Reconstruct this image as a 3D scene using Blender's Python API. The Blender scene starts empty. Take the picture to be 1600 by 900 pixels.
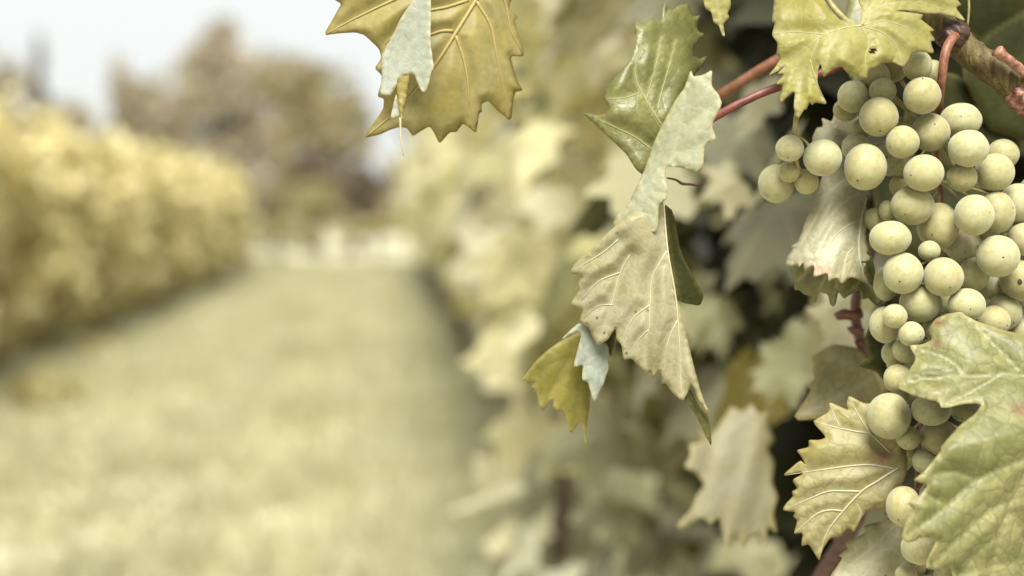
import bpy, math, random
import numpy as np
from mathutils import Vector, Matrix, Euler
from mathutils.geometry import delaunay_2d_cdt

random.seed(7)
rng = np.random.default_rng(7)
sc = bpy.context.scene
C = sc.collection
R = math.radians

# ------------------------------------------------------------------ camera
F = 1600 * 50 / 36            # focal length in photo pixels
cam_d = bpy.data.cameras.new('camera')
cam = bpy.data.objects.new('camera', cam_d); C.objects.link(cam)
cam_d.lens = 50; cam_d.sensor_width = 36
cam_d.clip_start = 0.02; cam_d.clip_end = 2000
cam.location = (0, 0, 1.0)
cam.rotation_euler = Euler((R(90 - 2.885), 0, R(-4.887)))
cam_d.dof.use_dof = True
cam_d.dof.focus_distance = 0.578
cam_d.dof.aperture_fstop = 4.2
sc.camera = cam
CM = Matrix.Translation(cam.location) @ cam.rotation_euler.to_matrix().to_4x4()
CR = np.array(cam.rotation_euler.to_matrix())
CP = np.array([0, 0, 1.0])

# ------------------------------------------------------------------ world, sun, exposure
SUN_EL, SUN_AZ = 53, -174     # azimuth clockwise from +Y: behind the camera, to its left
w = bpy.data.worlds.new('World'); sc.world = w; w.use_nodes = True
nt = w.node_tree; nt.nodes.clear()
sky = nt.nodes.new('ShaderNodeTexSky'); sky.sky_type = 'NISHITA'; sky.sun_disc = False
sky.sun_elevation = R(SUN_EL); sky.sun_rotation = R(SUN_AZ); sky.dust_density = 6; sky.air_density = 1.0
hs = nt.nodes.new('ShaderNodeHueSaturation'); hs.inputs['Saturation'].default_value = 0.25
mx = nt.nodes.new('ShaderNodeMix'); mx.data_type = 'RGBA'; mx.inputs[0].default_value = 0.85
mx.inputs[7].default_value = (7.9, 8.2, 8.05, 1)          # even overcast cloud
bg = nt.nodes.new('ShaderNodeBackground'); bg.inputs['Strength'].default_value = 0.05
wo = nt.nodes.new('ShaderNodeOutputWorld')
nt.links.new(sky.outputs[0], hs.inputs['Color']); nt.links.new(hs.outputs[0], mx.inputs[6])
nt.links.new(mx.outputs[2], bg.inputs[0]); nt.links.new(bg.outputs[0], wo.inputs[0])
sl = bpy.data.lights.new('sun', 'SUN'); sl.energy = 4.0; sl.angle = R(30); sl.color = (1, .975, .92)
so = bpy.data.objects.new('sun', sl); C.objects.link(so)
to_sun = Vector((math.sin(R(SUN_AZ)) * math.cos(R(SUN_EL)), math.cos(R(SUN_AZ)) * math.cos(R(SUN_EL)), math.sin(R(SUN_EL))))
so.rotation_euler = to_sun.to_track_quat('Z', 'Y').to_euler(); so.location = (0, 0, 30)
sc.view_settings.view_transform = 'Standard'; sc.view_settings.look = 'None'
sc.view_settings.gamma = 1; sc.view_settings.use_curve_mapping = False
sc.view_settings.exposure = 1.40
sc.render.engine = 'CYCLES'
sc.cycles.use_denoising = True
sc.cycles.max_bounces = 8; sc.cycles.diffuse_bounces = 6; sc.cycles.transmission_bounces = 4

# ------------------------------------------------------------------ helpers
def P(x, y, d):
    """photo pixel + depth (metres along the view axis) -> world point"""
    v = CR @ np.array([(x - 800) / F * d, (450 - y) / F * d, -d])
    return Vector(CP + v)
def Pn(xy, d):
    v = np.stack([(xy[:, 0] - 800) / F * d, (450 - xy[:, 1]) / F * d, -d], 1)
    return CP + v @ CR.T
def G(x, y):
    """photo pixel -> point on the ground"""
    v = CR @ np.array([(x - 800) / F, (450 - y) / F, -1.0])
    return Vector(CP + v * (-1.0 / v[2]))
def lin(r, g, b, k=0.475):
    f = lambda c: (c / 12.92 if c <= .04045 else ((c + .055) / 1.055) ** 2.4)
    return (min(.93, f(r / 255) * k * .98), min(.93, f(g / 255) * k * 1.005), min(.93, f(b / 255) * k * 1.13), 1)

def tag(o, label=None, cat=None, group=None, kind=None):
    if label: o['label'] = label
    if cat: o['category'] = cat
    if group: o['group'] = group
    if kind: o['kind'] = kind
    return o
def empty(name, loc):
    o = bpy.data.objects.new(name, None); C.objects.link(o); o.location = loc; o.empty_display_size = .1
    return o
def wloc(o):
    l = Vector(o.location)
    while o.parent: o = o.parent; l += Vector(o.location)
    return l
def put(name, me, parent=None, loc=None):
    """link a mesh object; loc is a world point"""
    o = bpy.data.objects.new(name, me); C.objects.link(o)
    loc = Vector(loc) if loc is not None else Vector((0, 0, 0))
    if parent:
        o.parent = parent; o.location = loc - wloc(parent)
    else: o.location = loc
    return o
def mesh_np(name, V, faces, mats=(), smooth=True, attrs=None, mi=None):
    me = bpy.data.meshes.new(name)
    V = np.asarray(V, dtype=np.float32)
    faces = np.asarray(faces, dtype=np.int32)
    n, k = faces.shape
    me.vertices.add(len(V)); me.vertices.foreach_set('co', V.ravel())
    me.loops.add(n * k); me.loops.foreach_set('vertex_index', faces.ravel())
    me.polygons.add(n); me.polygons.foreach_set('loop_start', np.arange(0, n * k, k, dtype=np.int32))
    me.polygons.foreach_set('loop_total', np.full(n, k, dtype=np.int32))
    if smooth: me.polygons.foreach_set('use_smooth', np.ones(n, dtype=bool))
    if mi is not None: me.polygons.foreach_set('material_index', np.asarray(mi, dtype=np.int32))
    for m in mats: me.materials.append(m)
    for an, (dom, arr) in (attrs or {}).items():
        a = me.attributes.new(an, 'FLOAT', dom); a.data.foreach_set('value', np.asarray(arr, dtype=np.float32))
    me.update(calc_edges=True); me.validate()
    return me
def catmull(pts, n=6):
    pts = [np.array(p, dtype=float) for p in pts]
    if len(pts) < 3: 
        return np.array([pts[0] + (pts[-1] - pts[0]) * t for t in np.linspace(0, 1, n + 1)])
    Q = [2 * pts[0] - pts[1]] + pts + [2 * pts[-1] - pts[-2]]
    out = []
    for i in range(1, len(Q) - 2):
        a, b, c, d = Q[i - 1:i + 3]
        for t in np.linspace(0, 1, n, endpoint=False):
            out.append(.5 * (2 * b + (c - a) * t + (2 * a - 5 * b + 4 * c - d) * t * t + (3 * b - a - 3 * c + d) * t ** 3))
    out.append(Q[-2]); return np.array(out)
def tube_geo(pts, radii, sides=8, bump=0.0, cap=True):
    pts = np.asarray(pts, float); n = len(pts)
    radii = np.interp(np.linspace(0, 1, n), np.linspace(0, 1, len(radii)), radii)
    T = np.gradient(pts, axis=0); T /= np.linalg.norm(T, axis=1)[:, None] + 1e-12
    ref = np.array([0.31, .22, .93]) if abs(T[0][2]) < .8 else np.array([.93, .3, .2])
    V = []; u = np.cross(T[0], ref); u /= np.linalg.norm(u)
    ang = np.linspace(0, 2 * math.pi, sides, endpoint=False)
    for i in range(n):
        u = u - T[i] * (u @ T[i]); u /= np.linalg.norm(u); v = np.cross(T[i], u)
        rr = radii[i] * (1 + bump * rng.normal(0, 1, sides))
        V.append(pts[i] + rr[:, None] * (np.cos(ang)[:, None] * u + np.sin(ang)[:, None] * v))
    V = np.concatenate(V); Fc = []
    for i in range(n - 1):
        for j in range(sides):
            a, b = i * sides + j, i * sides + (j + 1) % sides
            Fc.append((a, b, b + sides, a + sides))
    if cap:
        V = np.concatenate([V, pts[:1], pts[-1:]]); c0, c1 = len(V) - 2, len(V) - 1
        for j in range(sides):
            a, b = j, (j + 1) % sides
            Fc.append((c0, b, a, a)); e = (n - 1) * sides
            Fc.append((c1, e + a, e + b, e + b))
    return V, Fc
def clean_mesh(name, V, Fc, mats, smooth=True):
    me = bpy.data.meshes.new(name)
    me.from_pydata([tuple(v) for v in V], [], [tuple(dict.fromkeys(f)) for f in Fc])
    if smooth: me.polygons.foreach_set('use_smooth', np.ones(len(me.polygons), dtype=bool))
    for m in mats: me.materials.append(m)
    me.update(); return me
def tube(name, pts, radii, mat, parent=None, sides=8, n=6, bump=0.0, loc=None):
    """pts are world points; the object's origin is the first one (or loc)"""
    c = catmull([tuple(p) for p in pts], n)
    o0 = Vector(c[0]) if loc is None else Vector(loc)
    V, Fc = tube_geo(c - np.array(o0), radii, sides, bump)
    return put(name, clean_mesh(name, V, Fc, [mat]), parent, o0)
def noise2(x, y, s, seed):
    r = np.random.default_rng(seed); v = 0
    for k in range(5):
        a = r.uniform(0, 6.28); f = s * r.uniform(.6, 1.8); p = r.uniform(0, 6.28)
        v = v + np.sin((x * math.cos(a) + y * math.sin(a)) * f + p)
    return v / 5

# ------------------------------------------------------------------ materials
def newmat(name):
    m = bpy.data.materials.new(name); m.use_nodes = True; m.node_tree.nodes.clear()
    return m, m.node_tree.nodes, m.node_tree.links
class N:
    """little node-graph helper"""
    def __init__(s, name): s.m, s.n, s.l = newmat(name)
    def add(s, t, **kw):
        nd = s.n.new('ShaderNode' + t)
        for k, v in kw.items(): setattr(nd, k, v)
        return nd
    def link(s, a, b): s.l.new(a, b)
    def mix(s, fac, a, b, blend='MIX'):
        nd = s.add('Mix', data_type='RGBA', blend_type=blend)
        for i, v in ((0, fac), (6, a), (7, b)):
            if hasattr(v, 'is_linked'): s.link(v, nd.inputs[i])
            else: nd.inputs[i].default_value = v
        return nd.outputs[2]
    def math(s, op, a, b=None, clamp=False):
        nd = s.add('Math', operation=op, use_clamp=clamp)
        for i, v in ((0, a), (1, b)):
            if v is None: continue
            if hasattr(v, 'is_linked'): s.link(v, nd.inputs[i])
            else: nd.inputs[i].default_value = v
        return nd.outputs[0]
    def ramp(s, v, stops):
        nd = s.add('ValToRGB'); el = nd.color_ramp.elements
        while len(el) < len(stops): el.new(.5)
        for e, (p, c) in zip(el, stops): e.position = p; e.color = c if len(c) == 4 else (*c, 1)
        s.link(v, nd.inputs[0]); return nd.outputs[0]
    def noise(s, vec, scale, detail=4, rough=.55, dist=0):
        nd = s.add('TexNoise'); nd.inputs['Scale'].default_value = scale; nd.inputs['Detail'].default_value = detail
        nd.inputs['Roughness'].default_value = rough; nd.inputs['Distortion'].default_value = dist
        if vec is not None: s.link(vec, nd.inputs['Vector'])
        return nd.outputs[0]
    def coord(s, which='Object'): return s.add('TexCoord').outputs[which]
    def attr(s, name): return s.add('Attribute', attribute_name=name).outputs['Fac']
    def bump(s, h, strength, dist):
        nd = s.add('Bump'); nd.inputs['Strength'].default_value = strength; nd.inputs['Distance'].default_value = dist
        s.link(h, nd.inputs['Height']); return nd.outputs[0]
    def leafsurf(s, col, rough=.5, trans=.3, spec=.35, normal=None, tcol=None, sheen=0):
        p = s.add('BsdfPrincipled'); p.inputs['Roughness'].default_value = rough
        p.inputs['Specular IOR Level'].default_value = spec
        p.inputs['Sheen Weight'].default_value = sheen
        s.link(col, p.inputs['Base Color'])
        t = s.add('BsdfTranslucent'); s.link(tcol if tcol is not None else col, t.inputs[0])
        if normal is not None: s.link(normal, p.inputs['Normal'])
        mxs = s.add('MixShader'); mxs.inputs[0].default_value = trans
        s.link(p.outputs[0], mxs.inputs[1]); s.link(t.outputs[0], mxs.inputs[2])
        o = s.add('OutputMaterial'); s.link(mxs.outputs[0], o.inputs[0])
    def solid(s, col, rough=.6, spec=.3, normal=None, **kw):
        p = s.add('BsdfPrincipled'); p.inputs['Roughness'].default_value = rough
        p.inputs['Specular IOR Level'].default_value = spec
        for k, v in kw.items(): p.inputs[k.replace('_', ' ')].default_value = v
        if hasattr(col, 'is_linked'): s.link(col, p.inputs['Base Color'])
        else: p.inputs['Base Color'].default_value = col
        if normal is not None: s.link(normal, p.inputs['Normal'])
        o = s.add('OutputMaterial'); s.link(p.outputs[0], o.inputs[0]); return p

def hero_leaf_mat(name, ca, cb, vein, edge, net=(0.25, None), spots=0.0, trans=.3, rough=.5, spec=.35, bump=.5,
                  burn=None, cell=150, veinamt=.8, sheen=0, tint=.16):
    s = N(name); co = s.coord()
    big = s.noise(co, 38, 4, .6)
    c = s.ramp(big, [(.36, ca), (.66, cb)])
    fine = s.noise(co, 420, 3, .6)
    c = s.mix(.22, c, s.ramp(fine, [(.3, (.45, .42, .3, 1)), (.7, (1.35, 1.3, 1.2, 1))]), 'MULTIPLY')
    # the net of small veins
    wv = s.add('VectorMath', operation='MULTIPLY_ADD'); nz = s.add('TexNoise'); nz.inputs['Scale'].default_value = 120
    s.link(co, nz.inputs['Vector']); s.link(nz.outputs['Color'], wv.inputs[0]); wv.inputs[1].default_value = (.006,) * 3; s.link(co, wv.inputs[2])
    vo = s.add('TexVoronoi', feature='DISTANCE_TO_EDGE'); vo.inputs['Scale'].default_value = cell; s.link(wv.outputs[0], vo.inputs['Vector'])
    vo2 = s.add('TexVoronoi', feature='DISTANCE_TO_EDGE'); vo2.inputs['Scale'].default_value = cell * 2.6; s.link(wv.outputs[0], vo2.inputs['Vector'])
    vc = s.add('TexVoronoi', feature='F1'); vc.inputs['Scale'].default_value = cell; s.link(wv.outputs[0], vc.inputs['Vector'])
    sx = s.add('SeparateColor'); s.link(vc.outputs['Color'], sx.inputs[0])
    c = s.mix(tint, c, s.ramp(sx.outputs[0], [(.1, (.55, .56, .45, 1)), (.9, (1.35, 1.32, 1.3, 1))]), 'MULTIPLY')
    e1 = s.ramp(vo.outputs[0], [(.0, (1, 1, 1)), (.11, (0, 0, 0))]); e2 = s.ramp(vo2.outputs[0], [(.0, (1, 1, 1)), (.13, (0, 0, 0))])
    lines = s.math('ADD', e1, s.math('MULTIPLY', e2, .45), True)
    amt, ncol = net
    c = s.mix(s.math('MULTIPLY', lines, amt), c, ncol if ncol is not None else vein)
    c = s.mix(s.math('MULTIPLY', s.attr('vein'), veinamt), c, vein)
    if spots:
        v3 = s.add('TexVoronoi', feature='F1'); v3.inputs['Scale'].default_value = 190; s.link(co, v3.inputs['Vector'])
        sp = s.ramp(v3.outputs[0], [(.1, (1, 1, 1)), (.2, (0, 0, 0))])
        gate = s.ramp(s.noise(co, 60, 2), [(.52, (0, 0, 0)), (.6, (1, 1, 1))])
        c = s.mix(s.math('MULTIPLY', s.math('MULTIPLY', sp, gate), spots), c, lin(110, 70, 40))
    eg = s.attr('edge')
    c = s.mix(s.math('MULTIPLY', eg, .75), c, edge)
    if burn is not None:
        bg_ = s.math('MULTIPLY', s.attr('burn'), s.ramp(s.noise(co, 110, 3), [(.35, (.3, .3, .3)), (.55, (1, 1, 1))]))
        c = s.mix(bg_, c, burn)
    h = s.math('ADD', s.math('MULTIPLY', s.math('MINIMUM', vo.outputs[0], .22), 1.1), s.math('MULTIPLY', fine, .45))
    nb = s.bump(h, bump * .7, .0011)
    s.leafsurf(c, rough, trans, spec, nb, sheen=sheen)
    return s.m

def scatter_leaf_mat(name, stops, under, use_attr, trans=.35, veins=.45):
    s = N(name)
    rnd = s.attr('rnd') if use_attr else s.add('ObjectInfo').outputs['Random']
    c = s.ramp(rnd, stops)
    co = s.coord()
    c = s.mix(.5, c, s.ramp(s.noise(co, 30, 3), [(.3, (.6, .6, .5, 1)), (.7, (1.25, 1.2, 1.1, 1))]), 'MULTIPLY')
    c = s.mix(s.math('MULTIPLY', s.attr('vein'), veins), c, lin(215, 205, 150))
    bf = s.add('NewGeometry').outputs['Backfacing']
    c2 = s.mix(.45, c, under)
    c = s.mix(bf, c, c2)
    s.leafsurf(c, .5, trans, .35, s.bump(s.noise(co, 160, 3), .3, .002))
    return s.m

def bark_mat(name, a, b, scale=40, bump=.6):
    s = N(name); co = s.coord()
    mp = s.add('Mapping'); mp.inputs['Scale'].default_value = (1, 1, .18); s.link(co, mp.inputs[0])
    n = s.noise(mp.outputs[0], scale, 6, .65, .4)
    s.solid(s.ramp(n, [(.32, a), (.68, b)]), .85, .2, s.bump(n, bump, .01)); return s.m

M = {}
M['bark'] = bark_mat('vine_bark', lin(70, 48, 36), lin(150, 118, 90))
M['tree_bark'] = bark_mat('tree_bark', lin(70, 58, 45), lin(125, 108, 85), 12)
# scattered leaf palettes: random value -> colour
near_stops = [(0, lin(58, 62, 26)), (.28, lin(92, 94, 42)), (.45, lin(140, 134, 64)), (.62, lin(196, 180, 92)), (.8, lin(214, 208, 150)), (1, lin(240, 234, 200, .65))]
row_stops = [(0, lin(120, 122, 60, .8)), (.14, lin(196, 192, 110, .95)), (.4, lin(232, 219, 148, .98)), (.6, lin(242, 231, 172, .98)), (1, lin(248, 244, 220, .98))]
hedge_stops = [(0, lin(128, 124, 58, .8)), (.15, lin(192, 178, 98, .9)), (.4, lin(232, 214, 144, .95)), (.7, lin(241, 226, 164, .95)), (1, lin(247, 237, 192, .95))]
under = lin(222, 216, 172)
M['leaf_near'] = scatter_leaf_mat('vine_leaf_near', near_stops, under, False)
M['crown_inner_shade'] = scatter_leaf_mat('vine_crown_inner_shade', [(0, lin(40, 38, 18)), (.6, lin(66, 64, 30)), (1, lin(96, 92, 44))], lin(96, 98, 66), True, .2, 0.0)  # inner leaves coloured almost black, standing in for shade in the canopy gaps
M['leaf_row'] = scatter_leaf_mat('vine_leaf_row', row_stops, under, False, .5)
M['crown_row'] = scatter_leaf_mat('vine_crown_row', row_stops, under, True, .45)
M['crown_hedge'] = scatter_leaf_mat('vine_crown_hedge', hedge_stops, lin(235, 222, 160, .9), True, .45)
def tree_mat(name, a, b):
    s = N(name); c = s.ramp(s.attr('rnd'), [(0, a), (1, b)]); s.leafsurf(c, .7, .25, .2); return s.m
M['tree_a'] = tree_mat('tree_leaf_grey', lin(172, 158, 120, .55), lin(228, 212, 172, .55))
M['tree_b'] = tree_mat('tree_leaf_olive', lin(164, 149, 98, .55), lin(220, 204, 150, .55))
M['tree_c'] = tree_mat('tree_leaf_dark', lin(100, 88, 64, .55), lin(165, 148, 116, .55))
M['bush'] = tree_mat('bush_leaf', lin(180, 168, 98, .5), lin(222, 210, 148, .5))
M['weed'] = tree_mat('weed_leaf', lin(190, 178, 104, .6), lin(222, 204, 145, .55))

# ground and grass
s = N('grass_ground'); co = s.coord()
n1 = s.noise(co, .9, 5, .6); n2 = s.noise(co, 9, 5, .6)
c = s.ramp(n1, [(.3, lin(214, 206, 156, .55)), (.5, lin(226, 219, 178, .55)), (.72, lin(228, 214, 184, .55))])
c = s.mix(.5, c, s.ramp(n2, [(.3, (.7, .68, .55, 1)), (.7, (1.2, 1.2, 1.15, 1))]), 'MULTIPLY')
s.solid(c, .9, .1, s.bump(n2, .6, .05)); M['ground'] = s.m
s = N('grass_blade'); co = s.coord()
c = s.ramp(s.attr('rnd'), [(0, lin(208, 200, 135, .55)), (.5, lin(232, 226, 180, .55)), (1, lin(246, 240, 212, .55))])
c = s.mix(.65, c, s.ramp(s.noise(co, .8, 3), [(.34, lin(190, 180, 96, 1.0)), (.5, lin(225, 220, 175, 1.1)), (.7, lin(240, 228, 190, 1.25))]), 'MULTIPLY')
c = s.mix(.6, c, s.ramp(s.noise(co, 4.5, 3, .6), [(.3, (.62, .62, .48, 1)), (.5, (1, 1, 1, 1)), (.7, (1.25, 1.22, 1.2, 1))]), 'MULTIPLY')
c = s.mix(.25, c, lin(240, 233, 192, .55))
s.leafsurf(c, .6, .3, .2); M['grass'] = s.m

# ------------------------------------------------------------------ ground sheet
gx = np.concatenate([[-600, -200, -80], np.linspace(-30, 30, 61), [80, 200, 600]])
gy = np.concatenate([[-200, -60], np.linspace(-20, 70, 91), [120, 300, 900]])
X, Y = np.meshgrid(gx, gy); Z = .015 * noise2(X, Y, 1.4, 3) - .015
V = np.stack([X, Y, Z], 2).reshape(-1, 3); nx = len(gx)
Fc = [(j * nx + i, j * nx + i + 1, (j + 1) * nx + i + 1, (j + 1) * nx + i) for j in range(len(gy) - 1) for i in range(nx - 1)]
tag(put('ground', mesh_np('ground', V, Fc, [M['ground']])), kind='structure')

# ------------------------------------------------------------------ generic vine leaves
LOBE = np.array([(0, 1.0), (13, .80), (20, .82), (31, .60), (44, .80), (56, .93), (68, .74), (82, .55), (98, .67), (112, .73), (130, .60), (150, .50), (168, .40), (180, .10)])
def leaf_outline(n, seed, tooth=.06):
    r = np.random.default_rng(seed)
    a = np.linspace(-180, 180, n, endpoint=False)
    lob = LOBE[:, 1] * (1 + r.normal(0, .05, len(LOBE)))
    rad = np.interp(np.abs(a), LOBE[:, 0], lob)
    rad = rad * (1 + tooth * np.where(np.arange(n) % 2 == 0, 1, -1) * r.uniform(.4, 1.3, n))
    return np.radians(a), rad
def leaf_geo(n, rings, seed, tooth=.06, wav=.09):
    """unit vine leaf: petiole joint at the origin, tip towards -Z, upper face towards -Y"""
    r = np.random.default_rng(seed)
    a, rad = leaf_outline(n, seed, tooth)
    V = [(0, 0)]; ve = [1.0]
    for k in range(1, rings + 1):
        t = k / rings
        for i in range(n):
            V.append((math.sin(a[i]) * rad[i] * t, -math.cos(a[i]) * rad[i] * t))
            dg = min(abs(abs(math.degrees(a[i])) - q) for q in (0, 56, 112))
            ve.append(1.0 if dg < 181 / n else 0.0)
    V = np.array(V)
    x, z = V[:, 0], V[:, 1]
    fold = r.uniform(.05, .65); curl = r.uniform(-.15, .55); tw = r.uniform(-.5, .5)
    y = fold * np.abs(x) * .8 + curl * (z + .15) ** 2 + tw * x * z + wav * noise2(x, z, 5, seed + 50)
    y = y - .25 * r.uniform(-.3, 1) * (np.hypot(x, z)) ** 2
    V3 = np.stack([x * (1 - .25 * fold), -(-y), z], 1)
    Fc = []
    for i in range(n):
        j = (i + 1) % n
        Fc.append((0, 1 + j, 1 + i))
        for k in range(rings - 1):
            p, q = 1 + k * n, 1 + (k + 1) * n
            Fc += [(p + i, p + j, q + j), (p + i, q + j, q + i)]
    return V3, np.array(Fc), np.array(ve)
def leaf_mesh(name, seed, mat, n=44, rings=3, tooth=.06, wav=.09):
    V, Fc, ve = leaf_geo(n, rings, seed, tooth, wav)
    return mesh_np(name, V, Fc, [mat], attrs={'vein': ('POINT', ve)})
near_meshes = [leaf_mesh('vine_leaf', 100 + i, M['leaf_near']) for i in range(9)]
row_meshes = [leaf_mesh('vine_leaf_row', 200 + i, M['leaf_row'], 30, 2) for i in range(7)]

def hang_rot(out, lean=-.6):
    """rotation for a leaf whose upper face looks roughly along `out` (x,y), tip down"""
    az = math.atan2(out[0], -out[1])          # local -Y -> out
    return Euler((random.gauss(lean, .45), random.gauss(0, .5), az + random.gauss(0, .65)), 'XYZ')

def crown_mesh(name, N_, box, mat, size, seed, bulge=1.0, n=12):
    """a mass of vine leaves filling box=((x0,x1),(y0,y1),(z0,z1))"""
    r = np.random.default_rng(seed); random.seed(seed)
    variants = [leaf_geo(n, 1, seed * 10 + i, .03) for i in range(4)]
    VV, FF, RR, VE = [], [], [], []; off = 0
    for i in range(N_):
        (x0, x1), (y0, y1), (z0, z1) = box
        x = r.uniform(-1, 1); x = math.copysign(abs(x) ** .6, x)
        z = r.uniform(0, 1); y = r.uniform(y0, y1)
        prof = 1 - .45 * max(0, (z - .75) / .25) ** 2 - .4 * max(0, (.22 - z) / .22)
        prof *= 1 + bulge * (.16 * math.sin(y * 3.1 + seed) + .12 * math.sin(z * 9 + y * 5)) + (.18 * abs(r.normal()) if r.random() < .12 else 0)
        px = (x0 + x1) / 2 + x * (x1 - x0) / 2 * prof
        zt = z1 + bulge * (.10 * math.sin(y * 4.3 + seed * 2) + .07 * math.sin(y * 11 + seed)) + (abs(r.normal(0, .12)) if r.random() < .15 else 0)
        pz = z0 + (zt - z0) * z + r.normal(0, .03)
        V, Fc, ve = variants[i % 4]
        ex = (x if x else 1, r.normal(-.8, .6))
        m = np.array(hang_rot((math.copysign(1, ex[0]), ex[1]), -.85).to_matrix())
        sz = size * r.uniform(.65, 1.25)
        VV.append((V * sz) @ m.T + np.array([px, y, pz])); FF.append(Fc + off); off += len(V)
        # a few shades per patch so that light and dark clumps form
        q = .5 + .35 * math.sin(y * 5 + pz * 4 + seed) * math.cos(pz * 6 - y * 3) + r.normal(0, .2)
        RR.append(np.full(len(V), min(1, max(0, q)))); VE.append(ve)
    return mesh_np(name, np.concatenate(VV), np.concatenate(FF), [mat], attrs={'rnd': ('POINT', np.concatenate(RR)), 'vein': ('POINT', np.concatenate(VE))})

def vine_trunk(parent, base, h, seed, lean=(0, 0)):
    random.seed(seed)
    pts = [base + Vector((random.gauss(0, .018) + lean[0] * t, random.gauss(0, .02) + lean[1] * t, h * t)) for t in (0, .12, .3, .5, .72, 1)]
    pts[0] = base - Vector((0, 0, .03))
    return tube('trunk', pts, [.036, .028, .025, .024, .022, .02], M['bark'], parent, 9, 5, .07, base)
def vine_arms(parent, base, h, span):
    for sg in (-1, 1):
        tube('arm', [base + Vector((0, 0, h * .96)), base + Vector((.01, sg * span * .3, h + .03)), base + Vector((-.01, sg * span * .7, h + .02)), base + Vector((0, sg * span, h + .04))],
             [.018, .013, .011, .008], M['bark'], parent, 7, 4, .06)

# ------------------------------------------------------------------ right-hand row beyond the bunch
XR = 0.50
right_label = 'pale yellow-green grapevine farther along the row that carries the grape bunch'
right_crowns = [crown_mesh('crown', 1500, ((-.27, .27), (-.86, .86), (.66, 1.80)), M['crown_row'], .065, 31 + i) for i in range(3)]
yy = [2.30 + 1.65 * i for i in range(14)]
for i, y in enumerate(yy):
    b = Vector((XR + random.gauss(0, .02), y, -.01))
    v = empty('grapevine', b)
    lab = right_label
    if i == 0: lab = 'blurred grapevine with pale and dark leaves next behind the grape bunch'
    if i == 1: lab = 'grapevine with a thin dark bare trunk, second along the row behind the grape bunch'
    tag(v, lab, 'grapevine', 'grapevines along the row beside the grass path')
    vine_trunk(v, b, .78, 300 + i, (0, .03)); vine_arms(v, b, .78, .75)
    if i > 1:
        put('crown', right_crowns[i % 3], v, b).rotation_euler.z = math.pi * (i % 2)
    else:
        # leaves large enough to be told apart are parts of their own
        random.seed(913 + i)
        nleaf = 298
        for k in range(nleaf):
            z = random.uniform(.40 if i else .36, 1.82)
            side = -1 if random.random() < .72 else 1
            x = b.x + side * ((.26 if i else .30) - abs(random.gauss(0, .09)))
            yv = y + random.uniform(-.86, .86)
            zlo = .36 + .38 * min(1, max(0, (yv - 1.55) / .7))
            if z < zlo: z = random.uniform(zlo, 1.82)
            x += .05 * math.sin(yv * 4 + z * 5)
            lo = bpy.data.objects.new('leaf', random.choice(row_meshes if (i or random.random() < .85) else near_meshes)); C.objects.link(lo); lo.parent = v
            lo.location = Vector((x, yv, z)) - b
            lo.rotation_euler = hang_rot((side, random.gauss(-.35, .6)))
            sz = random.uniform(.042, .085); lo.scale = (sz, sz, sz)
        ic = put('inner_foliage', crown_mesh('inner_foliage', 1100, ((-.27, .27), (-.86, .86), (.72, 1.80)), M['crown_row'], .06, 41 + i), v, b)
        ic['kind'] = 'stuff'

# ------------------------------------------------------------------ row across the grass path
XL = -2.62
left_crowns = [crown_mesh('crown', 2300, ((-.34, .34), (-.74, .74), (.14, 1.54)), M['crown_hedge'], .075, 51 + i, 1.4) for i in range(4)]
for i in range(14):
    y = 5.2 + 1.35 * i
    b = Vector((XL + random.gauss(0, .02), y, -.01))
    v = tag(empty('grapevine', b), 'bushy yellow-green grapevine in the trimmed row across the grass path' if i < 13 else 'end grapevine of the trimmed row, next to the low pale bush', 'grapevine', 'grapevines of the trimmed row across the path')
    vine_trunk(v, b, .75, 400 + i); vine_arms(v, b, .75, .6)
    put('crown', left_crowns[i % 4], v, b).rotation_euler.z = math.pi * (i % 2)

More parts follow.
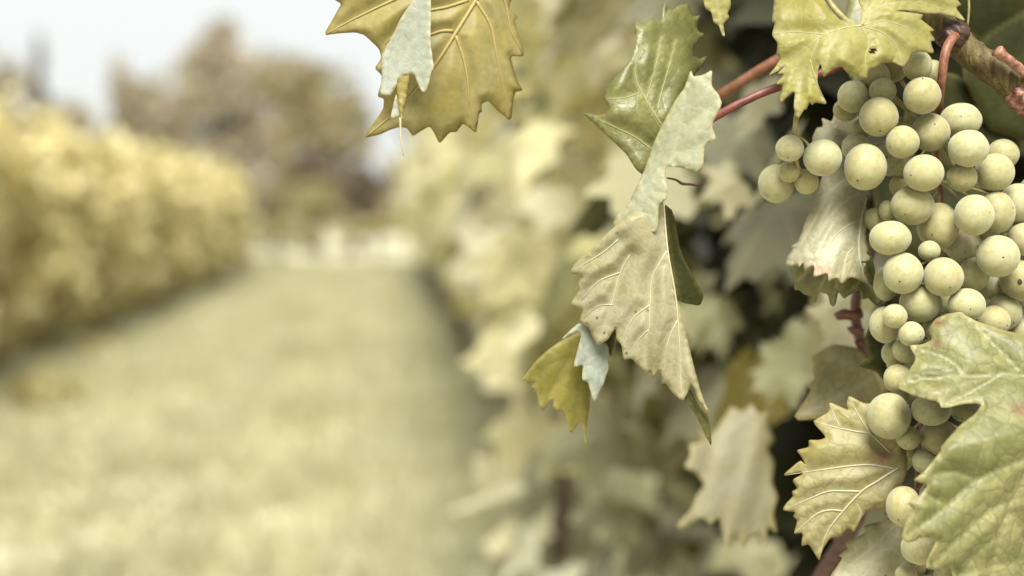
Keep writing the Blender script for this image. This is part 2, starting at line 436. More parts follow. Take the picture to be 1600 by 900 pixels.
# ------------------------------------------------------------------ grass
def grass_mesh():
    r = np.random.default_rng(5)
    n = 210000
    y = 3.0 + 27 * r.random(n) ** 1.7; x = r.uniform(-4.2, 2.2, n)
    cl = noise2(x, y, 5, 9) + .6 * noise2(x, y, 14, 10)
    keep = r.random(n) < np.clip(.75 + .6 * cl, .12, 1)
    x, y, cl = x[keep], y[keep], cl[keep]; n = len(x)
    h = r.uniform(.03, .075, n) * (1 + .5 * np.clip(cl, 0, 1)) * (1 + y / 40); wd = r.uniform(.003, .007, n) * (1 + y / 8)
    az = r.uniform(0, 6.28, n); ln = r.uniform(.1, .9, n) * h; la = r.uniform(0, 6.28, n)
    tall = np.exp(-((x + 2.3) / .22) ** 2) * np.clip(.5 + noise2(x * 2, y * 1.6, 2.0, 33), 0, 1.4) + .6 * np.exp(-((x - .42) / .2) ** 2) * np.clip(noise2(x * 2, y * 1.6, 2.0, 34), 0, 1)
    h = h + tall * r.uniform(.05, .30, n)
    b = np.stack([x, y, np.full(n, -.02)], 1); dx = np.stack([np.cos(az) * wd, np.sin(az) * wd, np.zeros(n)], 1)
    tp = b + np.stack([np.cos(la) * ln, np.sin(la) * ln, h + .02], 1)
    V = np.stack([b - dx, b + dx, tp], 1).reshape(-1, 3)
    rnd = np.repeat(np.clip(r.normal(.5, .25, n) + .15 * cl, 0, 1), 3)
    # broad weed leaves lying among the blades
    m = 9000
    yw = 3.0 + 14 * r.random(m) ** 1.6; xw = r.uniform(-4, 1.6, m)
    kw = noise2(xw, yw, 3.3, 21) > .12; xw, yw = xw[kw], yw[kw]; m = len(xw)
    a = r.uniform(0, 6.28, m); L = r.uniform(.02, .05, m); up = r.uniform(.1, .8, m) * L
    c = np.stack([xw, yw, r.uniform(.01, .05, m)], 1); d = np.stack([np.cos(a) * L, np.sin(a) * L, up], 1); e = np.stack([-np.sin(a) * L * .4, np.cos(a) * L * .4, np.zeros(m)], 1)
    W = np.stack([c - d * .2, c + d * .5 + e, c + d, c - d * .2, c + d, c + d * .5 - e], 1).reshape(-1, 3)
    rw = np.repeat(np.clip(r.normal(.8, .2, m), 0, 1), 6)
    VV = np.concatenate([V, W]); FF = np.arange(len(VV)).reshape(-1, 3)
    return mesh_np('grass', VV, FF, [M['grass']], False, {'rnd': ('POINT', np.concatenate([rnd, rw]))})
tag(put('grass', grass_mesh()), 'pale yellowish grass with low weeds covering the path', 'grass', kind='stuff')

# ------------------------------------------------------------------ trees, bushes, weeds
def blob_leaves(blobs, per_m2, size, r, weep=0.0):
    """leaf faces spread through ellipsoids (centre, radii); uneven, with gaps"""
    pos, rn = [], []
    for (c, rad) in blobs:
        n = int(per_m2 * 4 * math.pi * ((rad[0] * rad[1] + rad[0] * rad[2] + rad[1] * rad[2]) / 3))
        u = r.normal(0, 1, (n, 3)); u /= np.linalg.norm(u, axis=1)[:, None]
        rr = r.uniform(.45, 1.0, n) ** .6
        lump = 1 + .22 * noise2(u[:, 0] * 3 + c[0], u[:, 2] * 3 + u[:, 1] * 2, 2.2, int(abs(c[0] * 97) + 3))
        p = np.array(c) + u * np.array(rad) * (rr * lump)[:, None]
        keep = noise2(p[:, 0] * 1.0 + p[:, 1], p[:, 2] * (1 - .6 * weep), 3.2, 77) > -.34
        pos.append(p[keep]); rn.append(np.clip(.5 + .5 * noise2(p[keep, 0], p[keep, 2] * (1 - .7 * weep), 2.4, 78) + r.normal(0, .18, keep.sum()), 0, 1))
    p = np.concatenate(pos); rn = np.concatenate(rn); n = len(p)
    a = r.normal(0, 1, (n, 3)); a /= np.linalg.norm(a, axis=1)[:, None]
    if weep: a = a * (1 - weep) + np.array([0, 0, -1.]) * weep
    b = np.cross(a, r.normal(0, 1, (n, 3))); b /= np.linalg.norm(b, axis=1)[:, None]
    s1 = (size * r.uniform(.6, 1.4, n))[:, None]
    V = np.stack([p - a * s1, p + b * s1 * .45, p + a * s1, p - b * s1 * .45], 1).reshape(-1, 3)
    return V, np.arange(4 * n).reshape(-1, 4), np.repeat(rn, 4)
def plant(name, label, cat, px_blobs, depth, mat, dens, size, seed, group=None, weep=0.0, trunk_r=.16, bark='tree_bark', squash=.8, base_px=None):
    r = np.random.default_rng(seed)
    k = depth / F
    cs = []
    for j, (x, y, rx, ry) in enumerate(px_blobs):
        c = P(x, y, depth + (r.uniform(-.5, .5) * rx * k * .9 if j else 0)); cs.append((np.array(c), (rx * k, rx * k * squash, ry * k)))
    bp = P(base_px if base_px else px_blobs[0][0], 400, depth); base = Vector((bp.x, bp.y, -.02))
    t = tag(empty(name, base), label, cat, group)
    V, Fc, rn = blob_leaves([(c - np.array(base), rd) for c, rd in cs], dens, size, r, weep)
    put('crown', mesh_np('crown', V, Fc, [mat], False, {'rnd': ('POINT', rn)}), t, base)
    top = Vector(cs[0][0])
    if trunk_r:
        tube('trunk', [base - Vector((0, 0, .1)), base.lerp(top, .35) + Vector((.08 * depth / 40, 0, 0)), base.lerp(top, .7), top], [trunk_r * 1.25, trunk_r, trunk_r * .7, trunk_r * .3], M[bark], t, 9, 5, .04, base)
        for c, rd in cs[1:]:
            st = base.lerp(top, .45 + .3 * r.random())
            tube('limb', [st, st.lerp(Vector(c), .5) + Vector((0, 0, .1)), Vector(c)], [trunk_r * .5, trunk_r * .35, trunk_r * .12], M[bark], t, 6, 4, .04)
    return t
TG = 'trees beyond the end of the rows'
plant('tree', 'tallest grey-green tree with drooping strands beyond the end of the rows', 'tree',
      [(352, 150, 62, 105), (318, 130, 42, 70), (388, 150, 48, 85), (352, 75, 34, 50), (345, 240, 60, 75), (405, 250, 50, 70)], 42, M['tree_a'], 70, .16, 1, TG, .55, .24)
plant('tree', 'broad rounded olive tree with a dark hollow low in its crown', 'tree',
      [(490, 175, 62, 70), (540, 205, 48, 55), (455, 130, 50, 52), (515, 150, 50, 52), (470, 235, 55, 50)], 40, M['tree_b'], 70, .16, 2, TG, .2, .22)
plant('tree', 'lower grey-brown tree with a thin spike of top growth', 'tree',
      [(240, 185, 58, 62), (200, 160, 34, 45), (186, 105, 13, 40), (270, 150, 40, 48), (215, 230, 50, 45), (290, 215, 40, 60)], 43, M['tree_a'], 70, .16, 3, TG, .3, .2)
plant('tree', 'slim dark pointed conifer above the trimmed vine row', 'tree',
      [(62, 170, 17, 60), (62, 105, 9, 55), (64, 225, 20, 40)], 41, M['tree_c'], 130, .13, 4, TG, .3, .13)
plant('tree', 'grey rounded tree beside the slim pointed conifer', 'tree',
      [(10, 150, 44, 62), (-40, 130, 50, 70), (30, 190, 36, 45), (105, 190, 40, 36)], 46, M['tree_a'], 60, .17, 5, TG, .2, .2)
plant('tree', 'dark shaded tree behind the small round yellow bush', 'tree',
      [(548, 285, 42, 38), (500, 262, 40, 36), (585, 300, 36, 30)], 37, M['tree_c'], 90, .15, 6, TG, .1, .16)  # dark leaf colour stands in for the shade under the canopy
plant('tree', 'grey-brown tree rising behind the vine row with the bunch', 'tree',
      [(650, 250, 44, 70), (625, 275, 30, 50), (700, 230, 50, 80), (690, 160, 40, 50)], 39, M['tree_a'], 60, .16, 7, TG, .3, .18)
for j, (x, y, rx, ry) in enumerate([(425, 300, 55, 45), (330, 305, 70, 40), (585, 318, 50, 28), (230, 300, 80, 45), (670, 320, 60, 40), (480, 320, 60, 24), (100, 290, 90, 50), (-60, 280, 90, 60), (800, 300, 90, 60)]):
    plant('shrub', ['grey-brown shrub under the trees beyond the rows', 'dull brown shrub filling the gap between the trees'][j in (2, 5)], 'shrub', [(x, y, rx, ry), (x - rx * .5, y + ry * .2, rx * .7, ry * .7), (x + rx * .5, y + ry * .25, rx * .7, ry * .7)], 47 + j % 3, M['tree_c' if j in (2, 5) else 'tree_b'], 45, .17, 20 + j, 'shrubs under the trees', .1, .08)
plant('bush', 'small round yellow bush in front of the dark tree', 'bush', [(497, 315, 42, 34), (480, 330, 30, 24), (520, 332, 32, 24)], 29, M['bush'], 260, .07, 11, None, 0, .04)
plant('bush', 'low pale bush at the end of the trimmed row', 'bush', [(430, 360, 44, 18), (470, 368, 40, 14), (405, 366, 30, 14)], 26.5, M['bush'], 260, .06, 12, None, 0, .03)
plant('bush', 'low pale bush at the end of the row with the bunch', 'bush', [(585, 356, 44, 15), (545, 362, 40, 12), (620, 350, 36, 20)], 27, M['bush'], 260, .06, 13, None, 0, .03)
for j, (x, y, rp, lab) in enumerate([(75, 640, 62, 'broad leafy weed clump on the grass near the trimmed row'), (20, 560, 55, 'yellowish weed tuft under the leaves of the trimmed row'),
                              (262, 478, 36, 'pale weed tuft at the foot of the trimmed row'), (150, 560, 34, 'small brownish weed tuft between grass and trimmed row')]):
    g = G(x, y); d = (Vector(g) - cam.location).length; k = d / F
    r = np.random.default_rng(60 + j)
    t = tag(empty('weed_clump', g), lab, 'weed', 'weed clumps by the trimmed row')
    V, Fc, rn = blob_leaves([((0, 0, rp * k * .35), (rp * k, rp * k, rp * k * .45))], 420, .045, r)
    put('foliage', mesh_np('foliage', V, Fc, [M['weed']], False, {'rnd': ('POINT', rn)}), t, g)

# ------------------------------------------------------------------ the vine with the bunch
HB = Vector((XR, .64, -.01))
vine = tag(empty('grapevine', HB), 'grapevine with large sharp pale leaves around the bunch of grapes', 'grapevine', 'grapevines along the row beside the grass path')
vine_trunk(vine, HB, .80, 501, (0, .05)); vine_arms(vine, HB, .80, .7)
random.seed(77)
cnt = 0
while cnt < 190:
    z = random.uniform(.35, 1.75); yv = random.uniform(.70, 1.50)
    side = -1 if random.random() < .75 else 1
    x = XR + side * (.29 - abs(random.gauss(0, .10))) + .04 * math.sin(yv * 9 + z * 7)
    d = np.array([x, yv, z]) - CP; dep = -(CR.T @ d)[2]; lx = (CR.T @ d)[0] / dep * F + 800
    if dep < .735 or (z < .83 and yv < 1.25 and x < .36): continue                         # the air around the bunch stays free
    lo = bpy.data.objects.new('leaf', random.choice(near_meshes)); C.objects.link(lo); lo.parent = vine
    lo.location = Vector((x, yv, z)) - HB
    lo.rotation_euler = hang_rot((side, random.gauss(-.2, .5)))
    sz = random.uniform(.04, .075); lo.scale = (sz, sz, sz); cnt += 1
random.seed(78)
for k in range(70):                                 # leaves added out of view overhead to shade the inside of the row
    z = random.uniform(1.20, 1.72); yv = random.uniform(.56, .95); x = random.uniform(.25, .72)
    lo = bpy.data.objects.new('leaf', random.choice(near_meshes)); C.objects.link(lo); lo.parent = vine
    lo.location = Vector((x, yv, z)) - HB; lo.rotation_euler = hang_rot((-1, random.gauss(-.3, .6)), -1.0)
    sz = random.uniform(.05, .08); lo.scale = (sz, sz, sz)
ic = put('inner_foliage', crown_mesh('inner_foliage', 1000, ((-.16, .30), (.14, 1.0), (.30, 1.75)), M['crown_inner_shade'], .075, 61), vine, HB)
ic['kind'] = 'stuff'

# ------------------------------------------------------------------ hero leaves
def cut_corners(pts, q=.14):
    out = []
    n = len(pts)
    for i in range(n):
        a, b = np.array(pts[i], float), np.array(pts[(i + 1) % n], float)
        out += [a + (b - a) * q, a + (b - a) * (1 - q)]
    return out
def in_poly(p, poly):
    x, y = p[:, 0], p[:, 1]; ins = np.zeros(len(p), bool); n = len(poly); j = n - 1
    for i in range(n):
        xi, yi = poly[i]; xj, yj = poly[j]
        c = ((yi > y) != (yj > y)) & (x < (xj - xi) * (y - yi) / (yj - yi + 1e-12) + xi)
        ins ^= c; j = i
    return ins
def seg_dist(p, a, b):
    ab = b - a; t = np.clip(((p - a) @ ab) / (ab @ ab + 1e-12), 0, 1)
    return np.linalg.norm(p - (a + t[:, None] * ab), axis=1)
def poly_dist(p, line, closed=False):
    d = np.full(len(p), 1e9); n = len(line)
    for i in range(n if closed else n - 1): d = np.minimum(d, seg_dist(p, line[i], line[(i + 1) % n]))
    return d
class Depth:
    """smooth depth over a leaf: tilt, curvature and ripple (metres; pixel offsets in hundreds)"""
    def __init__(s, d0, c, gx=0, gy=0, cxx=0, cyy=0, cxy=0, rip=.0016, rs=2.6, seed=1, extra=None):
        s.__dict__.update(locals())
    def __call__(s, xy):
        u = (xy[:, 0] - s.c[0]) / 100; v = (xy[:, 1] - s.c[1]) / 100
        d = s.d0 + s.gx * u + s.gy * v + s.cxx * u * u + s.cyy * v * v + s.cxy * u * v + s.rip * noise2(u, v, s.rs, s.seed)
        if s.extra is not None: d = d + s.extra(xy)
        return d
def sheet(name, outline, dep, mat, parent, veins=(), pucker=.0016, groove=0.0, step=5.0, vw=2.2, origin=None, thick=.00035, burn=None, tubes=None, hole=None, tube_r=1.5):
    """one leaf blade (or a folded lobe): outline in photo pixels, depth from dep"""
    ol = cut_corners(outline)
    dens = []
    n = len(ol)
    for i in range(n):
        a, b = ol[i], ol[(i + 1) % n]; L = np.linalg.norm(b - a); k = max(1, int(round(L / step)))
        for t in range(k): dens.append(a + (b - a) * t / k)
    dens = np.array(dens)
    lo, hi = dens.min(0), dens.max(0)
    gx_, gy_ = np.meshgrid(np.arange(lo[0], hi[0], step), np.arange(lo[1], hi[1], step * .866))
    gx_ = gx_ + (np.arange(gx_.shape[0]) % 2)[:, None] * step / 2
    g = np.stack([gx_.ravel(), gy_.ravel()], 1) + rng.normal(0, step * .06, (gx_.size, 2))
    g = g[in_poly(g, dens)]; g = g[poly_dist(g, dens, True) > step * .55]
    pts = np.concatenate([dens, g])
    edges = [(i, (i + 1) % len(dens)) for i in range(len(dens))]
    out = delaunay_2d_cdt([Vector(p) for p in pts], edges, [], 1, 1e-5)
    xy = np.array([tuple(v) for v in out[0]]); tris = [f for f in out[2]]
    T = np.array(tris); cen = xy[T].mean(1); T = T[in_poly(cen, dens)]
    if hole is not None: T = T[~in_poly(xy[T].mean(1), hole)]
    # face the camera (photo y runs downwards)
    e1, e2 = xy[T[:, 1]] - xy[T[:, 0]], xy[T[:, 2]] - xy[T[:, 0]]
    flip = (e1[:, 0] * e2[:, 1] - e1[:, 1] * e2[:, 0]) > 0
    T[flip] = T[flip][:, ::-1]
    d = dep(xy)
    vl = [catmull(v, 5) for v in veins]
    vd = np.full(len(xy), 60.0); va = np.zeros(len(xy))
    for q in vl:
        dq = poly_dist(xy, q); vd = np.minimum(vd, dq); va = np.maximum(va, np.exp(-(dq / vw) ** 2))
    ed = poly_dist(xy, dens, True)
    fade = np.clip(ed / 12, 0, 1)
    d = d - pucker * (1 - np.exp(-(vd / 16) ** 2)) * fade + groove * va
    d = d + .0009 * noise2(xy[:, 0], xy[:, 1], .32, len(outline)) * np.exp(-ed / 9)     # wavy margin
    V = Pn(xy, d)
    org = np.array(origin if origin is not None else V.mean(0))
    at = {'vein': ('POINT', va), 'edge': ('POINT', np.exp(-(ed / 3.2) ** 2)),
          'burn': ('POINT', burn(xy, ed) if burn else np.zeros(len(xy)))}
    me = mesh_np(name, V - org, T, [mat], True, at)
    o = put(name, me, parent, org)
    md = o.modifiers.new('thickness', 'SOLIDIFY'); md.thickness = thick; md.offset = -1
    if tubes is not None:
        VV, FF = [], []; off = 0
        for j, q in enumerate(vl):
            L = sum(np.linalg.norm(q[i + 1] - q[i]) for i in range(len(q) - 1))
            dq = dep(q); qd = np.full(len(q), 60.0)
            w3 = Pn(q, dq - .0001) - org
            r0 = tube_r * (1.0 if j == 0 else .75) * min(1, L / 120 + .35) * .58 / F
            tv, tf = tube_geo(w3, [r0, r0 * .8, r0 * .3], 6)
            VV.append(tv); FF += [tuple(i + off for i in f) for f in tf]; off += len(tv)
        put('venation', clean_mesh('venation', np.concatenate(VV), FF, [tubes]), o, org)
    return o

def zc(pts, x0, y0, k): return [(x0 + x / k, y0 + y / k) for x, y in pts]
def vein_mat(name, c):
    s = N(name); s.solid(s.mix(.4, c, s.ramp(s.noise(s.coord(), 300, 2), [(.3, (.7, .7, .6, 1)), (.7, (1.1, 1.1, 1.1, 1))]), 'MULTIPLY'), .55, .3, Subsurface_Weight=0.0); return s.m
V_cream = vein_mat('vein_cream', lin(222, 212, 166)); V_yel = vein_mat('vein_yellow', lin(200, 178, 104))
edgeY = lin(205, 180, 95)

# --- leaf with a pale folded flap, hanging over the path
mA = hero_leaf_mat('leaf_olive_yellow', lin(212, 194, 98), lin(234, 220, 150), lin(230, 214, 150), lin(200, 172, 80), (.12, lin(215, 200, 140)), trans=.48, bump=.25)
mFlap = hero_leaf_mat('leaf_flap_pale', lin(196, 202, 172), lin(212, 216, 192), lin(206, 208, 178), lin(225, 215, 165), (.25, lin(176, 178, 146)), trans=.15, bump=.25, cell=300)
oA = zc([(85, 0), (125, 22), (95, 75), (20, 207), (120, 195), (205, 190), (260, 205), (345, 285), (360, 340), (320, 400), (360, 440), (365, 465), (335, 565), (375, 580), (370, 640), (255, 810), (350, 790), (400, 765), (460, 745), (510, 750), (545, 800), (580, 775), (640, 740), (665, 770), (700, 845), (760, 775), (800, 775), (835, 725), (860, 735), (915, 785), (935, 660), (950, 655), (945, 610), (985, 590), (1040, 650), (1120, 712), (1140, 540), (1190, 530), (1150, 460), (1115, 330), (1195, 330), (1190, 280), (1140, 120), (1160, 100), (1110, 50), (1115, 10), (1180, -60), (1210, -160), (1130, -230), (1040, -205), (960, -300), (800, -400), (600, -380), (420, -330), (250, -330), (180, -200), (100, -150)], 500, 0, 3.75)
vA = [zc(v, 500, 0, 3.75) for v in ([(1040, -200), (915, 0), (800, 185), (680, 370), (520, 570), (400, 690), (270, 800)], [(1040, -200), (750, -140), (430, 0), (200, 110), (40, 198)], [(915, 5), (1000, 150), (1030, 290), (1060, 450), (1115, 690)], [(795, 210), (840, 340), (865, 470), (875, 580), (910, 760)], [(990, -100), (1080, 0), (1120, 180), (1180, 300)], [(780, 180), (700, 185), (560, 240), (430, 300)], [(870, 0), (740, 42), (560, 90), (380, 260)])]
depA = Depth(.590, (660, 90), .004, .004, .003, .002, .0, .002, 2.2, 4)
leafA = sheet('leaf', oA, depA, mA, vine, vA, .0030, tubes=V_yel, tube_r=3.6)
leafA['label'] = 'olive yellow leaf with a pale folded flap hanging over the path'
fA = zc([(545, 0), (470, 110), (435, 190), (385, 280), (358, 340), (362, 460), (348, 555), (420, 560), (470, 447), (550, 430), (575, 500), (605, 548), (628, 525), (650, 420), (668, 400), (645, 250), (650, 100), (648, 0), (655, -120), (600, -210), (565, -100)], 500, 0, 3.75)
sheet('folded_lobe', fA, Depth(.577, (640, 60), -.014, .002, .004, .0, 0, .0012, 3, 5), mFlap, leafA, [], .0, step=4)
tA = zc([(455, 447), (530, 440), (515, 540), (495, 620), (485, 700), (470, 700), (462, 600), (448, 530)], 500, 0, 3.75)
sheet('curled_tip', tA, Depth(.5745, (630, 150), .01, 0, .03), mA, leafA, [], 0, step=4)
sheet('folded_lobe', zc([(445, 545), (410, 700), (440, 690), (466, 680), (462, 600)], 500, 0, 3.75), Depth(.578, (615, 160)), mFlap, leafA, [], 0, step=4)
tube('tendril', [P(625.5, 184, .5745), P(626, 205, .575), P(627, 222, .575), P(630.5, 243, .576)], [.0005, .0004, .0003], V_cream, leafA, 6)
tube('petiole', [P(777, -54, .587), P(850, -90, .592), P(980, -150, .60), P(1120, -170, .61)], [.0011, .0013, .0016], V_yel, leafA, 8)

# --- green leaf folded over on itself
mB = hero_leaf_mat('leaf_green', lin(122, 122, 52), lin(158, 155, 88), lin(196, 190, 125), lin(150, 145, 80), (.3, lin(120, 118, 52)), trans=.2, rough=.46, spec=.6, bump=.8, tint=.3)
mPale = hero_leaf_mat('leaf_underside', lin(194, 196, 152), lin(212, 212, 172), lin(222, 216, 168), lin(222, 205, 140), (.22, lin(172, 172, 125)), trans=.2, bump=.6)
oB = zc([(28, 565), (110, 580), (150, 572), (168, 545), (150, 510), (135, 495), (150, 440), (200, 380), (270, 300), (300, 230), (300, 190), (285, 105), (335, 125), (375, 88), (415, 100), (430, 105), (438, 45), (448, 5), (456, 40), (452, 72), (470, 42), (480, 52), (520, 25), (560, 20), (575, 50), (590, 85), (628, 75), (605, 130), (615, 160), (650, 170), (590, 240), (595, 280), (620, 297), (662, 277), (640, 330), (600, 370), (575, 420), (520, 520), (470, 610), (420, 720), (370, 840), (335, 880), (300, 850), (250, 770), (180, 705), (90, 620)], 900, 0, 3.2125)
vB = [zc(v, 900, 0, 3.2125) for v in ([(440, 645), (350, 500), (305, 410), (298, 330), (330, 230)], [(408, 560), (430, 460), (465, 340), (500, 200)], [(385, 755), (300, 690), (200, 640), (60, 572)], [(352, 505), (372, 430), (400, 330), (430, 180)], [(320, 465), (250, 490), (160, 500)])]
def bendB(xy): return .035 * np.clip(-((xy[:, 0] - 985) + (xy[:, 1] - 100) * .45) / 100, 0, 1) ** 1.6
depB = Depth(.583, (1010, 130), .010, -.004, .012, .003, -.010, .0028, 4.2, 8, bendB)
leafB = sheet('leaf', oB, depB, mB, vine, vB, .002, tubes=vein_mat('vein_green', lin(186, 182, 118)), tube_r=1.4)
leafB['label'] = 'dark green leaf folded over itself with a pale underside flap'
fB = [(1069.6, 137), (1079, 109), (1083.7, 119.8), (1099, 116.7), (1113, 109), (1111.7, 133.9), (1122.6, 147.9), (1128.8, 161.9), (1111.7, 196), (1120, 218), (1100.8, 225.7), (1099, 261.5), (1089.9, 270.2), (1061.9, 261.5), (1043.2, 260), (1039.3, 264), (1039.3, 277.3), (1043.3, 293.3), (1042, 310.7), (1029.5, 318.7), (1027.3, 361.3), (1010, 364), (1007.3, 378.7), (995.3, 397.3), (984.7, 401.3), (970, 376), (956.7, 352), (963.3, 336), (976.7, 326.7), (984.7, 312), (1006, 266.7), (1014, 245.3), (1018, 230), (1037, 190), (1055.6, 155.6)]
sheet('folded_lobe', fB, Depth(.5675, (1060, 230), -.012, .001, .006, .0015, .004, .0018, 3.0, 12), mPale, leafB, [[(1070, 140), (1062, 200), (1035, 290), (985, 395)], [(1062, 200), (1090, 185), (1120, 160)], [(1050, 240), (1080, 235), (1112, 220)]], .0012, vw=1.5, step=4.5)

# --- long pale leaf seen from below
mC = hero_leaf_mat('leaf_pale_underside', lin(190, 180, 122), lin(216, 209, 164), lin(230, 222, 176), lin(214, 198, 130), (.3, lin(232, 225, 182)), spots=.8, trans=.3, bump=.35, cell=210, tint=.08)
mDark = hero_leaf_mat('leaf_dark_green', lin(56, 60, 24), lin(86, 88, 40), lin(128, 124, 66), lin(140, 130, 64), (.3, lin(60, 62, 26)), trans=.2, rough=.7, spec=.2, bump=.6)  # dark green, deepened further to paint the shade behind the bunch
oC = [(1012, 322), (985, 330), (956.7, 357), (923, 389), (896.7, 413), (890, 426.7), (910, 430), (902, 444), (906, 451), (889, 478), (910, 484), (904.7, 504), (918, 506), (923, 521), (934, 541), (950, 530.7), (962, 512), (963, 530.7), (971, 538.7), (974, 562.7), (987, 560), (1000.7, 574.7), (1011, 584.8), (1016, 577), (1019, 590.7), (1032.7, 577), (1033, 600), (1040.7, 598.7), (1051, 614.7), (1067, 627.5), (1076.7, 609), (1080, 600), (1091, 625), (1108.7, 646), (1096.7, 618), (1083, 566.7), (1070, 513), (1060.7, 476), (1056.7, 466), (1044, 389), (1038, 318), (1030, 305)]
vC = [[(1036, 308), (1043, 389), (1056, 466), (1062, 540), (1063, 590), (1067, 625)], [(984, 398), (968, 430), (954, 480), (935, 538)], [(1042, 392), (1020, 432), (1016, 470), (1014, 512), (1007, 545), (1010, 582)], [(966, 374), (940, 396), (893, 424)], [(968, 426), (935, 440), (908, 470)], [(1016, 476), (992, 494), (980, 515), (972, 536)], [(958, 476), (935, 478), (912, 496)], [(1014, 515), (1000, 528), (978, 560)], [(1059, 500), (1045, 530), (1035, 575)]]
depC = Depth(.579, (1000, 460), -.004, .002, .006, .001, -.004, .0028, 3.4, 22)
leafC = sheet('leaf', oC, depC, mC, vine, vC, .0036, tubes=V_cream, tube_r=1.7)
leafC['label'] = 'long pale leaf seen from below with cream veins'
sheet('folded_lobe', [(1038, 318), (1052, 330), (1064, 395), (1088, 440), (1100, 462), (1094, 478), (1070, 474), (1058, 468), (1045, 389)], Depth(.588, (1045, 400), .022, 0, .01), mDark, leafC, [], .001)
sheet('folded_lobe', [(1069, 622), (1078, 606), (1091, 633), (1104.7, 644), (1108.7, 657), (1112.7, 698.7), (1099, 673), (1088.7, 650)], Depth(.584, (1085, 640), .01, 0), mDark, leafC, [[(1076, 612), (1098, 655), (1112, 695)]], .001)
sheet('folded_lobe', [(1004, 578), (1019, 545), (1030, 540), (1034, 560), (1028, 584), (1019, 591)], Depth(.5835, (1019, 570)), mC, leafC, [], .0005)

# --- small yellow leaf with a bluish pale fold
mD = hero_leaf_mat('leaf_mottled_yellow', lin(158, 148, 52), lin(205, 192, 96), lin(150, 145, 62), lin(218, 200, 120), (.15, lin(140, 135, 55)), trans=.48, bump=.35)
oD = zc([(410, 150), (270, 215), (190, 272), (110, 345), (15, 475), (50, 462), (48, 490), (100, 480), (80, 520), (110, 530), (130, 620), (155, 670), (212, 590), (225, 600), (220, 650), (240, 668), (280, 655), (330, 800), (350, 800), (400, 715), (425, 860), (445, 895), (432, 800), (455, 640), (462, 520), (470, 400), (470, 200)], 810, 480, 4.094)
vD = [zc(v, 810, 480, 4.094) for v in ([(440, 160), (330, 300), (230, 470), (150, 640)], [(430, 200), (390, 420), (370, 600), (340, 790)], [(330, 300), (200, 360), (60, 470)], [(420, 300), (440, 550), (430, 780)])]
leafD = sheet('leaf', oD, Depth(.607, (880, 600), .004, -.002, .01, .002, 0, .002, 3.4, 31), mD, vine, vD, .0015)
leafD['label'] = 'small mottled yellow leaf with a bluish pale fold'
fD = zc([(408, 155), (350, 380), (368, 384), (412, 365), (408, 470), (442, 475), (480, 600), (495, 605), (545, 500), (580, 380), (576, 240), (500, 200), (450, 130), (390, 98), (330, 148), (272, 210), (340, 172)], 810, 480, 4.094)
mBlue = hero_leaf_mat('leaf_flap_bluish', lin(172, 178, 154), lin(192, 198, 176), lin(180, 184, 156), lin(215, 208, 165), (.3, lin(146, 152, 126)), trans=.15, bump=.6)
sheet('folded_lobe', fD, Depth(.5945, (925, 560), .004, 0, .012, 0, 0, .0015, 3, 33), mBlue, leafD, [], .001, step=4)
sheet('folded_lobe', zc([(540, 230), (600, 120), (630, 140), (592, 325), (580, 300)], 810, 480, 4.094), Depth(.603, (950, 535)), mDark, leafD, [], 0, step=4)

# --- yellow leaf above the bunch
mE = hero_leaf_mat('leaf_bright_yellow', lin(184, 172, 78), lin(206, 198, 122), lin(212, 204, 138), lin(214, 200, 130), (.16, lin(188, 178, 88)), trans=.3, bump=.7, cell=170)
oE = zc([(45, 0), (30, 170), (55, 175), (30, 270), (75, 335), (65, 430), (100, 452), (60, 520), (0, 590), (70, 560), (135, 508), (70, 580), (128, 575), (65, 655), (112, 662), (92, 770), (100, 800), (200, 712), (210, 722), (203, 830), (215, 905), (240, 920), (265, 885), (285, 850), (300, 857), (325, 800), (345, 822), (370, 800), (465, 817), (405, 705), (385, 640), (385, 560), (400, 508), (415, 510), (428, 585), (440, 600), (500, 540), (570, 515), (625, 577), (645, 568), (690, 600), (778, 615), (785, 550), (850, 520), (900, 490), (980, 485), (1060, 522), (1090, 485), (1120, 430), (1150, 410), (1180, 405), (1302, 418), (1268, 322), (1310, 318), (1265, 247), (1302, 240), (1260, 200), (1193, 150), (1217, 115), (1150, 102), (1080, 92), (990, 86), (1060, 78), (1200, 105), (1350, 105), (1450, 130), (1550, 168), (1465, 58), (1515, 38), (1485, 5), (1440, -40), (1330, -150), (1150, -280), (950, -330), (760, -260), (680, -120), (700, 0), (735, 60), (730, 120), (724, 192), (640, 178), (560, 150), (500, 90), (440, 0), (330, -90), (200, -150), (80, -120)], 1200, 0, 5)
vE = [zc(v, 1200, 0, 5) for v in ([(735, 200), (600, 218), (450, 265), (350, 335), (230, 430), (60, 545)], [(735, 205), (790, 330), (760, 450), (772, 600)], [(742, 205), (900, 260), (1000, 360), (1060, 505)], [(745, 195), (900, 165), (1080, 215), (1280, 330)], [(735, 190), (770, 110), (840, 0), (950, -200)], [(740, 190), (810, 95), (950, 35), (1150, 20), (1350, 70), (1530, 160)], [(440, 268), (300, 255), (180, 250), (45, 268)], [(395, 305), (330, 470), (260, 600), (235, 890)], [(330, 470), (380, 640), (450, 800)], [(560, 228), (480, 380), (440, 580)])]
depE = Depth(.561, (1345, 45), .003, -.009, .006, .006, .002, .0042, 3.6, 41)
leafE = sheet('leaf', oE, depE, mE, vine, vE, .0030, vw=1.4, hole=zc([(800, 385), (830, 375), (850, 395), (830, 415), (795, 410)], 1200, 0, 5), step=4.5, tubes=vein_mat('vein_pale_yellow', lin(212, 204, 136)), tube_r=.9)
leafE['label'] = 'bright yellow lobed leaf shading the top of the grape bunch'


